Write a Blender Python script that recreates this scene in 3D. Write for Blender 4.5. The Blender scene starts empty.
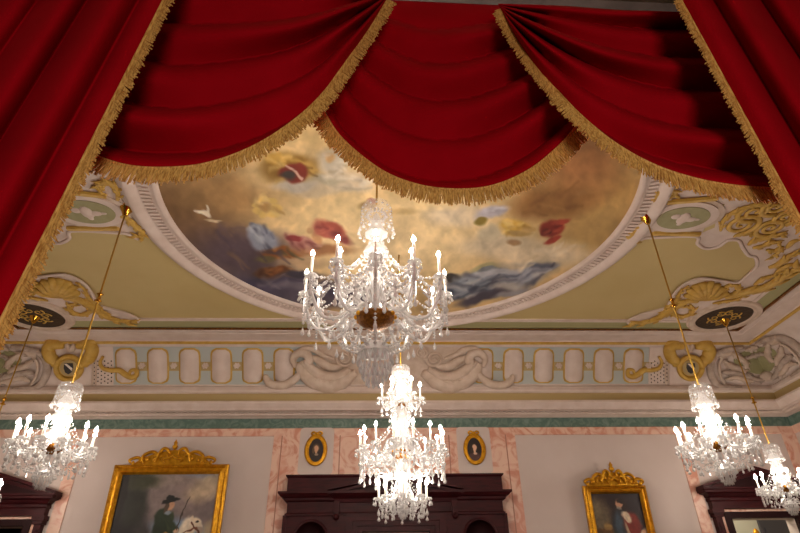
import bpy, math, random
import numpy as np
from mathutils import Vector, Matrix
random.seed(7); rng = np.random.default_rng(7)
PI = math.pi
SC = bpy.context.scene
COL = SC.collection

# ---------------------------------------------------------------- camera, world, exposure
FPX, PITCH, ROLL, YAW, CX = 550.049, 0.55475, -0.01695, 0.04478, -0.1595
_f = Vector((math.sin(YAW)*math.cos(PITCH), math.cos(YAW)*math.cos(PITCH), math.sin(PITCH)))
_r0 = Vector((math.cos(YAW), -math.sin(YAW), 0)); _u0 = _r0.cross(_f)
_c, _s = math.cos(ROLL), math.sin(ROLL)
RT = _r0*_c + _u0*_s; UP = _u0*_c - _r0*_s; FW = _f
cam_d = bpy.data.cameras.new('camera'); cam = bpy.data.objects.new('camera', cam_d); COL.objects.link(cam)
cam_d.sensor_width = 36; cam_d.lens = FPX*36/800; cam_d.clip_start = .05; cam_d.clip_end = 200
cam.matrix_world = Matrix(((RT.x, UP.x, -FW.x, CX), (RT.y, UP.y, -FW.y, 0), (RT.z, UP.z, -FW.z, 0), (0, 0, 0, 1)))
SC.camera = cam
wd = bpy.data.worlds.new('world'); SC.world = wd; wd.use_nodes = True
WORLD_STRENGTH = 0.07
wd.node_tree.nodes['Background'].inputs[0].default_value = (1, .86, .78, 1)
wd.node_tree.nodes['Background'].inputs[1].default_value = WORLD_STRENGTH
BULB_COLOR, BULB_STRENGTH = (1, .86, .73), 420
SC.view_settings.view_transform = 'Standard'; SC.view_settings.look = 'None'
SC.view_settings.gamma = 1; SC.view_settings.use_curve_mapping = False
SC.view_settings.exposure = -0.42
SC.cycles.use_denoising = True
SC.cycles.caustics_reflective = False; SC.cycles.caustics_refractive = False
SC.cycles.sample_clamp_indirect = 4
SC.cycles.max_bounces = 8; SC.cycles.transparent_max_bounces = 24
def lamp(name, loc, aim, size, power, color):
    d = bpy.data.lights.new(name, 'AREA'); d.size = size; d.energy = power; d.color = color
    o = bpy.data.objects.new(name, d); COL.objects.link(o); o.location = loc
    o.rotation_euler = (Vector(aim)-Vector(loc)).to_track_quat('-Z', 'Y').to_euler()
    return o

lamp('curtain_fill_light', (0.4, -2.6, -.5), (0, 2.2, 2.3), 1.0, 145, (1, .90, .84))  # unseen fill light added behind the camera to brighten the drapery

# room sizes, metres; z = 0 is the photographer's eye, the floor lies 1.65 below it
D, HW, HC, FL, YB = 11.0, 8.30, 4.554, -1.65, -1.6
EDX, EDY = 6.91, 9.61          # ceiling edge
XO = 0.17                      # axis of the chimney wall

# ---------------------------------------------------------------- survey helpers
def ray(u, v): return FW + RT*((u-400)/FPX) + UP*((266.5-v)/FPX)
def onY(u, v, Y): d = ray(u, v); return Vector((CX, 0, 0)) + d*(Y/d.y)
def onZ(u, v, Z=HC): d = ray(u, v); return Vector((CX, 0, 0)) + d*(Z/d.z)
def proj_np(x, y, z):
    dx, dy, dz = x-CX, y, z
    w = dx*FW.x+dy*FW.y+dz*FW.z
    return 400+FPX*(dx*RT.x+dy*RT.y+dz*RT.z)/w, 266.5-FPX*(dx*UP.x+dy*UP.y+dz*UP.z)/w
def cove(t, x):       # far cove point, t 0 bottom .. 1 top
    t = max(t, -.05); return Vector((x, 10.63-.50*(abs(t)**1.3 if t > 0 else 0), 3.76+.745*t))
def cove_n(t):
    n = Vector((0, -.745, -.65*max(t, 1e-3)**.3)); return n.normalized()
def on_cove(u, v):
    lo, hi = -0.05, 1.0
    for _ in range(40):
        t = (lo+hi)/2; p = cove(t, 0); q = onY(u, v, p.y)
        if q.z > p.z: lo = t
        else: hi = t
    p = cove(t, 0); return onY(u, v, p.y).x, t

# ---------------------------------------------------------------- materials
def lin(c):
    return tuple(((x/255)/12.92 if x/255 <= .04045 else ((x/255+.055)/1.055)**2.4) for x in c)
def mat(name, c, rough=.6, metal=0, c2=None, scale=6, lo=.35, hi=.7, bump=0, bscale=None, coat=0, detail=4, dist=0, sheen=0, wave=False, stretch=None):
    m = bpy.data.materials.new(name); m.use_nodes = True; nt = m.node_tree; b = nt.nodes['Principled BSDF']
    b.inputs['Base Color'].default_value = (*lin(c), 1); b.inputs['Roughness'].default_value = rough; b.inputs['Metallic'].default_value = metal
    if coat: b.inputs['Coat Weight'].default_value = coat; b.inputs['Coat Roughness'].default_value = .15
    if sheen: b.inputs['Sheen Weight'].default_value = sheen; b.inputs['Sheen Roughness'].default_value = .4; b.inputs['Sheen Tint'].default_value = (*lin(c), 1)
    if name.startswith('mahogany'): b.inputs['Specular IOR Level'].default_value = .2
    if name == 'red_velvet': b.inputs['Specular IOR Level'].default_value = .06
    if c2 or bump:
        tc = nt.nodes.new('ShaderNodeTexCoord'); mp = nt.nodes.new('ShaderNodeMapping'); nt.links.new(tc.outputs['Object'], mp.inputs[0])
        if stretch: mp.inputs['Scale'].default_value = stretch
    if c2:
        n = nt.nodes.new('ShaderNodeTexWave' if wave else 'ShaderNodeTexNoise'); n.inputs['Scale'].default_value = scale
        n.inputs['Detail'].default_value = detail; n.inputs['Distortion'].default_value = dist
        r = nt.nodes.new('ShaderNodeValToRGB'); r.color_ramp.elements[0].position = lo; r.color_ramp.elements[1].position = hi
        r.color_ramp.elements[0].color = (*lin(c), 1); r.color_ramp.elements[1].color = (*lin(c2), 1)
        nt.links.new(mp.outputs[0], n.inputs['Vector']); nt.links.new(n.outputs[0], r.inputs[0]); nt.links.new(r.outputs[0], b.inputs['Base Color'])
    if bump:
        n2 = nt.nodes.new('ShaderNodeTexNoise'); n2.inputs['Scale'].default_value = bscale or scale
        bp = nt.nodes.new('ShaderNodeBump'); bp.inputs['Strength'].default_value = bump; bp.inputs['Distance'].default_value = .02
        nt.links.new(mp.outputs[0], n2.inputs['Vector']); nt.links.new(n2.outputs[0], bp.inputs['Height']); nt.links.new(bp.outputs[0], b.inputs['Normal'])
    return m
def vcol_mat(name, rough=.55):
    m = bpy.data.materials.new(name); m.use_nodes = True; nt = m.node_tree
    a = nt.nodes.new('ShaderNodeVertexColor'); a.layer_name = 'Col'
    nt.links.new(a.outputs[0], nt.nodes['Principled BSDF'].inputs['Base Color']); nt.nodes['Principled BSDF'].inputs['Roughness'].default_value = rough
    return m
M = {}
M['wall'] = mat('wall_paint', (212, 198, 192), .75, c2=(206, 191, 184), scale=1.5)
M['plaster'] = mat('plaster', (222, 206, 196), .7, c2=(212, 194, 182), scale=5, bump=.1, bscale=20)
M['relief'] = mat('plaster_relief', (214, 196, 180), .7, c2=(196, 174, 154), scale=7)
M['stone'] = mat('plaster_grey', (196, 180, 168), .75, c2=(164, 146, 132), scale=9)
M['olive'] = mat('ceiling_paint', (202, 182, 126), .75, c2=(196, 175, 118), scale=1.2)
M['sage'] = mat('sage_paint', (168, 164, 118), .7)
M['greenfield'] = mat('green_field', (162, 158, 118), .7, c2=(150, 147, 104), scale=8)
M['bluegrey'] = mat('blue_grey_paint', (180, 186, 182), .7)
M['ochre'] = mat('ochre_paint', (208, 170, 80), .5, c2=(190, 150, 60), scale=9)
M['ochreband'] = mat('ochre_band', (178, 156, 106), .6)
M['gild'] = mat('gilding', (226, 168, 40), .32, .75, c2=(190, 130, 22), scale=14, bump=.3, bscale=40)
M['brass'] = mat('brass', (214, 164, 62), .22, 1)
M['rod'] = mat('brass_rod', (190, 150, 60), .35, .6)
M['giltbowl'] = mat('gilt_bowl', (150, 96, 26), .4, .7, c2=(90, 50, 12), scale=30, bump=.4, bscale=60)
M['bronze'] = mat('dark_bronze', (46, 34, 22), .5, .2, c2=(64, 46, 26), scale=12, bump=.5, bscale=18)
M['pink'] = mat('pink_marble', (232, 196, 176), .35, c2=(212, 150, 128), scale=2.6, lo=.45, hi=.62, dist=2.5, detail=6)
M['pinkline'] = mat('marble_joint', (176, 122, 104), .5)
M['green'] = mat('green_marble', (88, 114, 104), .4, c2=(124, 146, 136), scale=5, lo=.4, hi=.7, dist=2)
M['wood'] = mat('mahogany', (64, 18, 22), .5, c2=(40, 10, 14), scale=4, stretch=(1, 1, 6), coat=.0)
M['wood_dark_and_shade'] = mat('mahogany_dark_and_shade', (36, 10, 13), .55)  # dark wood; on tympanum, pediment and niches the tone is painted recess shade
M['red'] = mat('red_velvet', (166, 2, 20), .85, c2=(154, 1, 16), scale=3)
M['fringe'] = mat('gold_fringe', (240, 190, 104), .6, c2=(184, 124, 52), scale=45, lo=.4, hi=.65, stretch=(3, 3, .5))
M['rail'] = mat('canopy_rail', (92, 78, 72), .6, c2=(74, 62, 58), scale=6)
M['candle'] = mat('candle_sleeve', (250, 244, 232), .4)
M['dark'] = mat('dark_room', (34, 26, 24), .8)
M['floor'] = mat('parquet', (120, 82, 54), .35, c2=(96, 62, 38), scale=4, stretch=(1, 8, 1))
M['adjwall'] = mat('pale_green_paint', (218, 216, 200), .7)
M['adjdoor'] = mat('slate_door', (78, 74, 82), .5)
M['white'] = mat('white_enamel', (236, 226, 216), .5)
M['black'] = mat('black_enamel', (40, 36, 36), .5)
M['paint'] = vcol_mat('oil_paint', .5); M['fresco'] = vcol_mat('fresco', .85)
def crystal(op, name='crystal'):
    m = bpy.data.materials.new(name); m.use_nodes = True; nt = m.node_tree; nt.nodes.clear()
    o = nt.nodes.new('ShaderNodeOutputMaterial'); t = nt.nodes.new('ShaderNodeBsdfTransparent'); g = nt.nodes.new('ShaderNodeBsdfGlossy')
    d = nt.nodes.new('ShaderNodeBsdfDiffuse'); l = nt.nodes.new('ShaderNodeBsdfTranslucent')
    t.inputs[0].default_value = (.97, .97, .97, 1); g.inputs[0].default_value = (1, 1, 1, 1); g.inputs['Roughness'].default_value = .12
    d.inputs[0].default_value = (.95, .95, .95, 1); l.inputs[0].default_value = (.95, .95, .95, 1)
    a = nt.nodes.new('ShaderNodeMixShader'); b = nt.nodes.new('ShaderNodeMixShader'); c = nt.nodes.new('ShaderNodeMixShader')
    a.inputs[0].default_value = .5; nt.links.new(d.outputs[0], a.inputs[1]); nt.links.new(l.outputs[0], a.inputs[2])
    b.inputs[0].default_value = .3; nt.links.new(a.outputs[0], b.inputs[1]); nt.links.new(g.outputs[0], b.inputs[2])
    c.inputs[0].default_value = op; nt.links.new(t.outputs[0], c.inputs[1]); nt.links.new(b.outputs[0], c.inputs[2])
    nt.links.new(c.outputs[0], o.inputs[0]); return m
M['crystal'] = crystal(.78)
M['thin'] = crystal(.22, 'thin_glass')
def emit(name, c, s):
    m = bpy.data.materials.new(name); m.use_nodes = True; nt = m.node_tree; b = nt.nodes['Principled BSDF']
    b.inputs['Base Color'].default_value = (.9, .9, .9, 1); b.inputs['Emission Color'].default_value = (*c, 1); b.inputs['Emission Strength'].default_value = s
    return m
M['bulb'] = emit('candle_bulb', BULB_COLOR, BULB_STRENGTH)

# ---------------------------------------------------------------- mesh helpers
def catmull(pts, n=8):
    P = [Vector(p) for p in pts]; P = [P[0]*2-P[1]] + P + [P[-1]*2-P[-2]]; out = []
    for i in range(1, len(P)-2):
        for k in range(n):
            t = k/n; a, b, c, d = P[i-1:i+3]
            out.append(.5*((2*b)+(c-a)*t+(2*a-5*b+4*c-d)*t*t+(3*b-a-3*c+d)*t*t*t))
    out.append(P[-2]); return out
class MB:
    def __init__(s): s.v = []; s.f = []
    def add(s, vs, fs):
        o = len(s.v); s.v += [tuple(p) for p in vs]; s.f += [tuple(i+o for i in f) for f in fs]; return s
    def box(s, a, b):
        (x0, y0, z0), (x1, y1, z1) = a, b
        return s.add([(x0, y0, z0), (x1, y0, z0), (x1, y1, z0), (x0, y1, z0), (x0, y0, z1), (x1, y0, z1), (x1, y1, z1), (x0, y1, z1)],
                     [(3, 2, 1, 0), (4, 5, 6, 7), (0, 1, 5, 4), (1, 2, 6, 5), (2, 3, 7, 6), (3, 0, 4, 7)])
    def tube(s, pts, r, n=6, flat=None):
        P = [Vector(p) for p in pts]; R = r if isinstance(r, (list, tuple)) else [r]*len(P)
        vs = []; fs = []; t0 = (P[1]-P[0]).normalized(); a = t0.orthogonal().normalized()
        if flat is not None: a = (t0.cross(Vector(flat))).normalized()
        for i, p in enumerate(P):
            t = (P[min(i+1, len(P)-1)]-P[max(i-1, 0)])
            t = t.normalized() if t.length > 1e-9 else t0
            if flat is not None: a = t.cross(Vector(flat)); a = a.normalized() if a.length > 1e-6 else Vector((1, 0, 0)); b = Vector(flat)*.6
            else:
                a = a-t*a.dot(t); a = a.normalized() if a.length > 1e-6 else t.orthogonal().normalized(); b = t.cross(a)
            for k in range(n):
                w = 2*PI*k/n; vs.append(p+a*(R[i]*math.cos(w))+b*(R[i]*math.sin(w)))
        for i in range(len(P)-1):
            for k in range(n):
                fs.append((i*n+k, i*n+(k+1) % n, (i+1)*n+(k+1) % n, (i+1)*n+k))
        fs.append(tuple(range(n))[::-1]); fs.append(tuple(range((len(P)-1)*n, len(P)*n)))
        return s.add(vs, fs)
    def lathe(s, prof, n=20, c=(0, 0, 0), flute=0):
        vs = []; fs = []
        for r, z in prof:
            for k in range(n):
                w = 2*PI*k/n; rr = max(r, 1e-4)*(1+flute*(1 if k % 2 else -1)); vs.append((c[0]+rr*math.cos(w), c[1]+rr*math.sin(w), c[2]+z))
        for i in range(len(prof)-1):
            for k in range(n): fs.append((i*n+k, i*n+(k+1) % n, (i+1)*n+(k+1) % n, (i+1)*n+k))
        return s.add(vs, fs)
    def bead(s, p, r, sz=1.0):
        x, y, z = p; vs = []
        for k in range(5): w = 2*PI*k/5; vs.append((x+r*math.cos(w), y+r*math.sin(w), z))
        vs += [(x, y, z+r*sz), (x, y, z-r*sz)]
        return s.add(vs, [(k, (k+1) % 5, 5) for k in range(5)]+[((k+1) % 5, k, 6) for k in range(5)])
    def drop(s, p, r, h):                     # pear drop hanging from p
        x, y, z = p; vs = [(x, y, z)]
        for f, q in ((.35, .45), (.72, 1.0), (.9, .7)):
            for k in range(6): w = 2*PI*k/6; vs.append((x+r*q*math.cos(w), y+r*q*math.sin(w), z-h*f))
        vs.append((x, y, z-h)); fs = [(0, 1+(k+1) % 6, 1+k) for k in range(6)]
        for i in range(2):
            for k in range(6): a = 1+i*6; fs.append((a+k, a+(k+1) % 6, a+6+(k+1) % 6, a+6+k))
        fs += [(13+k, 13+(k+1) % 6, 19) for k in range(6)]
        return s.add(vs, fs)
    def ball(s, p, r, n=10, m=6, sc=(1, 1, 1)):
        vs = []; fs = []
        for i in range(m+1):
            a = PI*i/m
            for k in range(n): w = 2*PI*k/n; vs.append((p[0]+sc[0]*r*math.sin(a)*math.cos(w), p[1]+sc[1]*r*math.sin(a)*math.sin(w), p[2]+sc[2]*r*math.cos(a)))
        for i in range(m):
            for k in range(n): fs.append((i*n+k, (i+1)*n+k, (i+1)*n+(k+1) % n, i*n+(k+1) % n))
        return s.add(vs, fs)
    def slab(s, poly, n, th):                 # flat outline given thickness along n
        n = Vector(n); k = len(poly); a = [Vector(p) for p in poly]; b = [p+n*th for p in a]
        return s.add(a+b, [tuple(range(k)), tuple(range(k, 2*k))[::-1]]+[(i, (i+1) % k, k+(i+1) % k, k+i) for i in range(k)])
    def grid(s, rows):
        h, w = len(rows), len(rows[0]); vs = [p for r in rows for p in r]
        return s.add(vs, [(i*w+j, i*w+j+1, (i+1)*w+j+1, (i+1)*w+j) for i in range(h-1) for j in range(w-1)])
    def string(s, a, b, sag, n, r, skip=0):
        a, b = Vector(a), Vector(b)
        for k in range(skip, n+1-skip):
            t = k/n; p = a.lerp(b, t); p.z -= sag*4*t*(1-t); s.bead(p, r*(1.25 if k % 3 == 0 else .85))
        return s
    def mesh(s, name, m, smooth=False):
        me = bpy.data.meshes.new(name); me.from_pydata(s.v, [], s.f); me.update()
        if m: me.materials.append(M[m] if isinstance(m, str) else m)
        if smooth: me.polygons.foreach_set('use_smooth', [True]*len(me.polygons))
        return me
    def build(s, name, m, parent=None, smooth=False):
        return link(name, s.mesh(name, m, smooth), parent)
def link(name, me, parent=None):
    o = bpy.data.objects.new(name, me); COL.objects.link(o)
    if parent: o.parent = parent
    return o
def tag(o, label=None, cat=None, group=None, kind=None):
    if label: o['label'] = label
    if cat: o['category'] = cat
    if group: o['group'] = group
    if kind: o['kind'] = kind
    return o
def thing(name, label, cat, loc=(0, 0, 0), group=None, kind=None):
    o = bpy.data.objects.new(name, None); COL.objects.link(o); o.location = loc
    return tag(o, label, cat, group, kind)
def struct(name, mb, m, label, cat, parent=None, smooth=False):
    o = mb.build(name, m, parent, smooth); o['kind'] = 'structure'
    if not parent: tag(o, label, cat)
    return o
def local(pts, o): return [Vector(p)-o.location for p in pts]
def fan(c, rx, ry, n=40, rot=0):
    return [(c[0]+rx*math.cos(2*PI*k/n)*math.cos(rot)-ry*math.sin(2*PI*k/n)*math.sin(rot), c[1]+rx*math.cos(2*PI*k/n)*math.sin(rot)+ry*math.sin(2*PI*k/n)*math.cos(rot)) for k in range(n)]

# value noise in numpy for painted pictures
def vnoise(x, y, seed=0):
    xi = np.floor(x).astype(int); yi = np.floor(y).astype(int); fx = x-xi; fy = y-yi
    fx = fx*fx*(3-2*fx); fy = fy*fy*(3-2*fy)
    def h(a, b):
        n = (a*374761393+b*668265263+seed*1442695041) & 0x7fffffff; n = ((n ^ (n >> 13))*1274126177) & 0x7fffffff
        return ((n ^ (n >> 16)) & 0xffff)/65535.
    return (h(xi, yi)*(1-fx)+h(xi+1, yi)*fx)*(1-fy)+(h(xi, yi+1)*(1-fx)+h(xi+1, yi+1)*fx)*fy
def fbm(x, y, o=4, seed=0):
    t = 0; a = .5; s = 0
    for k in range(o): t = t+a*vnoise(x*2**k+17*k, y*2**k+31*k, seed+k); s += a; a *= .5
    return t/s
class Canvas:                                  # colours are sRGB 0..255
    def __init__(s, x, y, base, warp=0, wf=.05, seed=0):
        s.x = x+warp*(fbm(x*wf, y*wf, 3, seed+50)-.5)*2; s.y = y+warp*(fbm(x*wf, y*wf, 3, seed+80)-.5)*2
        s.c = np.ones(x.shape+(3,))*np.array(base, float); s.seed = seed
    def blob(s, cx, cy, rx, ry, col, soft=.3, rot=0, op=1):
        dx = s.x-cx; dy = s.y-cy; a = dx*math.cos(rot)+dy*math.sin(rot); b = -dx*math.sin(rot)+dy*math.cos(rot)
        d = np.sqrt((a/rx)**2+(b/ry)**2); m = np.clip((1+soft-d)/(2*soft+1e-6), 0, 1); m = m*m*(3-2*m)*op
        s.c = s.c*(1-m[..., None])+np.array(col, float)*m[..., None]
    def line(s, x0, y0, x1, y1, w0, w1, col, soft=.35, op=1):
        dx, dy = x1-x0, y1-y0; L = dx*dx+dy*dy; t = np.clip(((s.x-x0)*dx+(s.y-y0)*dy)/L, 0, 1)
        d = np.hypot(s.x-x0-t*dx, s.y-y0-t*dy)/(w0+(w1-w0)*t); m = np.clip((1+soft-d)/(2*soft), 0, 1)[..., None]*op
        s.c = s.c*(1-m)+np.array(col, float)*m
    def tex(s, f, amt, seed=3): s.c = np.clip(s.c*(1+amt*(fbm(s.x*f, s.y*f, 4, seed)-.5)*2)[..., None], 0, 255)
def painted(name, X, Y, Z, colors, m, parent=None):           # grid of points with a colour each
    h, w = X.shape; me = bpy.data.meshes.new(name)
    v = np.stack([X, Y, Z], -1).reshape(-1, 3); idx = np.arange(h*w).reshape(h, w)
    f = np.stack([idx[:-1, :-1], idx[:-1, 1:], idx[1:, 1:], idx[1:, :-1]], -1).reshape(-1, 4)
    me.from_pydata(v.tolist(), [], f.tolist()); me.update()
    at = me.color_attributes.new('Col', 'FLOAT_COLOR', 'POINT')
    c = np.clip(colors, 0, 255)/255; c = np.where(c <= .04045, c/12.92, ((c+.055)/1.055)**2.4)
    at.data.foreach_set('color', np.concatenate([c.reshape(-1, 3), np.ones((h*w, 1))], 1).astype(np.float32).ravel())
    me.materials.append(M[m]); return link(name, me, parent)

# ---------------------------------------------------------------- room shell
struct('floor', MB().box((-HW, YB, FL-.1), (HW, D, FL)), 'floor', 'brown parquet floor of the ballroom', 'floor')
struct('ceiling', MB().box((-EDX-.02, YB, HC), (EDX+.02, EDY+.02, HC+.1)), 'olive', 'flat olive gold painted ceiling around the round mural', 'ceiling')
wf = MB()
o1, o2 = (XO-.60, XO+.60), (6.42, 7.66)             # openings
for a, b in ((-HW, -o2[1]), (-o2[0], o1[0]), (o1[1], o2[0]), (o2[1], HW)): wf.box((a, D, FL), (b, D+.25, 3.75))
for a, b, t in ((-o2[1], -o2[0], 1.32), (o1[0], o1[1], 1.22), (o2[0], o2[1], 1.32)): wf.box((a, D, t), (b, D+.25, 3.75))
struct('wall_far', wf, 'wall', 'pale mauve grey wall behind the paintings', 'wall')
struct('wall_left', MB().box((-HW-.25, YB, FL), (-HW, D+.25, 3.75)), 'wall', 'pale side wall beyond the corner doorcase under the hidden chandelier', 'wall')
struct('wall_right', MB().box((HW, YB, FL), (HW+.25, D+.25, 3.75)), 'wall', 'pale side wall meeting the far wall at the visible cornice corner', 'wall')
def sweep(prof, ystart=YB):                    # prof: list of (inset from wall, z); runs left wall, far wall, right wall
    rows = []
    for d, z in prof: rows.append([(-(HW-d), ystart, z), (-(HW-d), D-d, z), (HW-d, D-d, z), (HW-d, ystart, z)])
    return MB().grid(rows)
inset = lambda y: D-y
cov = [(inset(cove(k/16, 0).y), cove(k/16, 0).z) for k in range(17)]
cv = struct('trim_1', sweep(cov), 'plaster', 'curved plaster cove between cornice and ceiling', 'cove', smooth=True)
struct('fascia', sweep([(.87, 4.50), (.91, 4.50), (.92, 4.515), (1.22, 4.52), (1.23, 4.53), (1.33, 4.532), (1.34, 4.545), (1.385, 4.545), (1.385, 4.56)]), 'plaster', None, None, cv)
rope = sweep([(1.385, 4.535), (1.40, 4.515), (1.45, 4.52), (1.45, 4.56)]); struct('gilt_line', rope, 'giltbowl', None, None, cv)
struct('rope_moulding', sweep([(.86, 4.50), (.855, 4.47), (.875, 4.452), (.91, 4.475), (.90, 4.505)]), 'ochre', None, None, cv)
co = struct('trim_2', sweep([(.37, 3.76), (.41, 3.76), (.43, 3.735), (.43, 3.70), (.47, 3.68), (.47, 3.63), (.44, 3.61), (.39, 3.61)]), 'plaster', 'white moulded cornice running round the room above the green band', 'cornice')
struct('ochre_band', sweep([(.40, 3.615), (.40, 3.43)]), 'ochreband', None, None, co)
struct('corona', sweep([(.38, 3.435), (.50, 3.435), (.51, 3.39), (.47, 3.35), (.42, 3.31), (.40, 3.285), (.30, 3.28), (.30, 3.262), (.24, 3.262), (.22, 3.235), (.12, 3.235), (.10, 3.22), (0, 3.22)]), 'plaster', None, None, co)
dm = MB()
for k in range(150):
    x = -7.75+k*15.5/149; dm.box((x-.025, D-.30, 3.255), (x+.025, D-.23, 3.28))
struct('dentils', dm, 'plaster', None, None, co)
struct('trim_3', sweep([(0, 3.24), (.035, 3.235), (.035, 3.04), (0, 3.035)]), 'green', 'green marble band running under the white cornice', 'marble band')
struct('trim_4', sweep([(0, 3.037), (.02, 3.035), (.02, 2.89), (0, 2.885)]), 'pink', 'pink marble band below the green marble band', 'marble band')
# pink marble field and strips
mz = MB().box((-2.19, D-.025, FL), (2.56, D+.01, 2.89))
pf = struct('trim_5', mz, 'pink', 'pink veined marble field around the central doorcase', 'marble panel')
j = MB()
for x in (-2.03, -.90, 1.24, 2.37): j.box((x-.01, D-.029, FL), (x+.01, D-.02, 2.89))
struct('joint', j, 'pinkline', None, None, pf)
for nm, a, b, lab in (('trim_6', -6.02, -5.80, 'narrow pink marble strip between the rider painting and the doorcase'), ('trim_7', 5.82, 6.04, 'narrow pink marble strip between the robed sitter painting and the doorcase'),
                      ('trim_8', 8.02, 8.30, 'pink marble strip in the far corner beside the white cornice'), ('trim_9', -8.30, -8.02, 'pink marble strip in the corner hidden by the chandelier')):
    struct(nm, MB().box((a, D-.022, FL), (b, D+.01, 2.89)), 'pink', lab, 'marble strip')
for nm, cx, lab in (('trim_10', -1.35, 'grey plaster mat around the oval portrait of a man in a dark coat'), ('trim_11', 1.725, 'grey plaster mat around the oval portrait of a woman')):
    b = [(cx+sx*(.33-.06*(1-math.cos(a)))+0, D-.025, 2.60+sz*(.44-.06*(1-math.sin(a)))) for sx, sz, seq in ((1, 1, (0, .5, 1)), (-1, 1, (1, .5, 0)), (-1, -1, (0, .5, 1)), (1, -1, (1, .5, 0))) for a in [q*PI/2 for q in seq]]
    struct(nm, MB().slab(b, (0, -1, 0), .012), 'wall', lab, 'plaster panel')
# ceiling border strips
def strip(d0, d1, th): # inset from ceiling edge
    rows = []
    for d, z in ((d0, HC), (d0, HC-th), (d1, HC-th), (d1, HC)): rows.append([(-(EDX-d), YB, z), (-(EDX-d), EDY-d, z), (EDX-d, EDY-d, z), (EDX-d, YB, z)])
    return MB().grid(rows)
tb = struct('trim_12', strip(.05, .36, .012), 'sage', 'sage green border strip along the ceiling edge', 'ceiling border')
struct('moulding', strip(.36, .44, .03), 'plaster', None, None, tb); struct('moulding', strip(.03, .06, .02), 'plaster', None, None, tb)

# frieze panels in the cove
def cove_poly(pts, off): return [cove(t, x)+cove_n(t)*off for x, t in pts]
def rrect(x, t, hx, ht, r=.55, n=5):
    out = []
    for sx, st, seq in ((1, 1, 0), (-1, 1, 1), (-1, -1, 0), (1, -1, 1)):
        for k in range(n+1):
            a = (k/n if seq == 0 else 1-k/n)*PI/2; out.append((x+sx*(hx*(1-r)+hx*r*math.cos(a)), t+st*(ht*(1-r*.7)+ht*r*.7*math.sin(a))))
    return out
def panel_mesh(x, t, hx, ht, off, nrow=8):     # panel bent to the cove
    rows = []
    for i in range(nrow*2+1):
        q = -1+i/nrow; e = abs(q); rr = .55; w = 1.0
        if e > 1-rr*.7: w = 1-rr+rr*math.sqrt(max(0, 1-((e-(1-rr*.7))/(rr*.7))**2))
        tt = t+q*ht; rows.append([cove(tt, x+hx*w*s)+cove_n(tt)*(off if abs(s) < .99 else 0) for s in (-1, -.985, 0, .985, 1)])
    return MB().grid(rows)
PX = [-5.12+.617*k for k in range(6)] + [1.95+.617*k for k in range(6)]
fr = MB()
for a, b in ((-5.4, -1.4), (1.6, 5.35)):
    fr.grid([[cove(t, a)+cove_n(t)*.006, cove(t, b)+cove_n(t)*.006] for t in [.06+.84*k/10 for k in range(11)]])
struct('frieze_ground', fr, 'bluegrey', None, None, cv)
for x in PX:
    struct('frieze_border', panel_mesh(x, .48, .212, .40, .018), 'ochre', None, None, cv, True)
    struct('frieze_panel', panel_mesh(x, .48, .180, .365, .030), 'plaster', None, None, cv, True)
for x in [p+.3085 for p in PX if abs(p+.3) > 0]:
    lk = MB(); lk.grid([[cove(t, x+.10*q*(1+3*abs(t-.48)))+cove_n(t)*.012 for q in (-1, 1)] for t in (.38, .43, .48, .53, .58)]); struct('frieze_link', lk, 'ochreband', None, None, cv)
    r = MB(); c = cove(.5, x)+cove_n(.5)*.03
    for k in range(6): w = 2*PI*k/6; r.ball(c+Vector((.045*math.cos(w), 0, .045*math.sin(w))), .026, 6, 4)
    r.ball(c, .03, 6, 4); struct('rosette', r, 'plaster', None, None, cv)
for sgn in (-1, 1):                            # pierced trellis square with a gilt scroll at each end of the frieze
    tr = MB(); x0 = 5.36 if sgn > 0 else -5.78
    tr.grid([[cove(t, x0)+cove_n(t)*.012, cove(t, x0+.42)+cove_n(t)*.012] for t in [.06+.84*k/10 for k in range(11)]])
    struct('trellis_ground', tr, 'plaster', None, None, cv)
    tr = MB()
    for i in range(6):
        for k in range(6):
            t = .1+.09*k+(.045 if i % 2 else 0); x = x0+.05+.065*i
            tr.ball(cove(t, x)+cove_n(t)*.012, .016, 5, 3)
    struct('trellis_hole', tr, 'bronze', None, None, cv)
    pts = [(104, 356), (101, 362), (104, 368), (112, 370), (120, 370), (126, 374), (132, 377), (137, 375), (137, 370), (132, 370), (130, 374)]
    P = []
    for u, v in pts:
        x, t = on_cove(u, v); x = -x*sgn if sgn > 0 else x; P.append(cove(t, x)+cove_n(t)*.035)
    P = catmull(P, 6); struct('gilt_scroll', MB().tube(P, [.03+.03*math.sin(PI*i/len(P))**2 for i in range(len(P))], 8), 'ochre', None, None, cv, True)

# ---------------------------------------------------------------- ceiling mural
MC = Vector((.12, 5.97, HC)); MRX, MRY = 3.12, 3.10
mu = thing('ceiling_mural', 'round painted ceiling mural of clouds and draped figures in a white moulded ring', 'mural', MC)
nr, na = 230, 520
rr = np.linspace(0.002, 1, nr)[:, None]; aa = np.linspace(0, 2*PI, na)[None, :]
X = MC.x+MRX*rr*np.cos(aa); Y = MC.y+MRY*rr*np.sin(aa)
U, V = proj_np(X, Y, np.full_like(X, HC))
cvs = Canvas(U, V, (214, 178, 116), warp=4, wf=.06, seed=2)
def B(*a, **k): cvs.blob(*a, **k)
B(390, 215, 110, 50, (238, 208, 146), .8); B(380, 250, 70, 30, (236, 206, 150), .8); B(180, 215, 60, 45, (142, 104, 62), .6); B(230, 190, 50, 20, (176, 134, 78), .7)
B(205, 250, 50, 28, (112, 84, 66), .7); B(245, 255, 50, 24, (92, 74, 84), .6); B(270, 288, 60, 16, (64, 58, 84), .5); B(330, 296, 60, 12, (84, 76, 92), .5)
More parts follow.
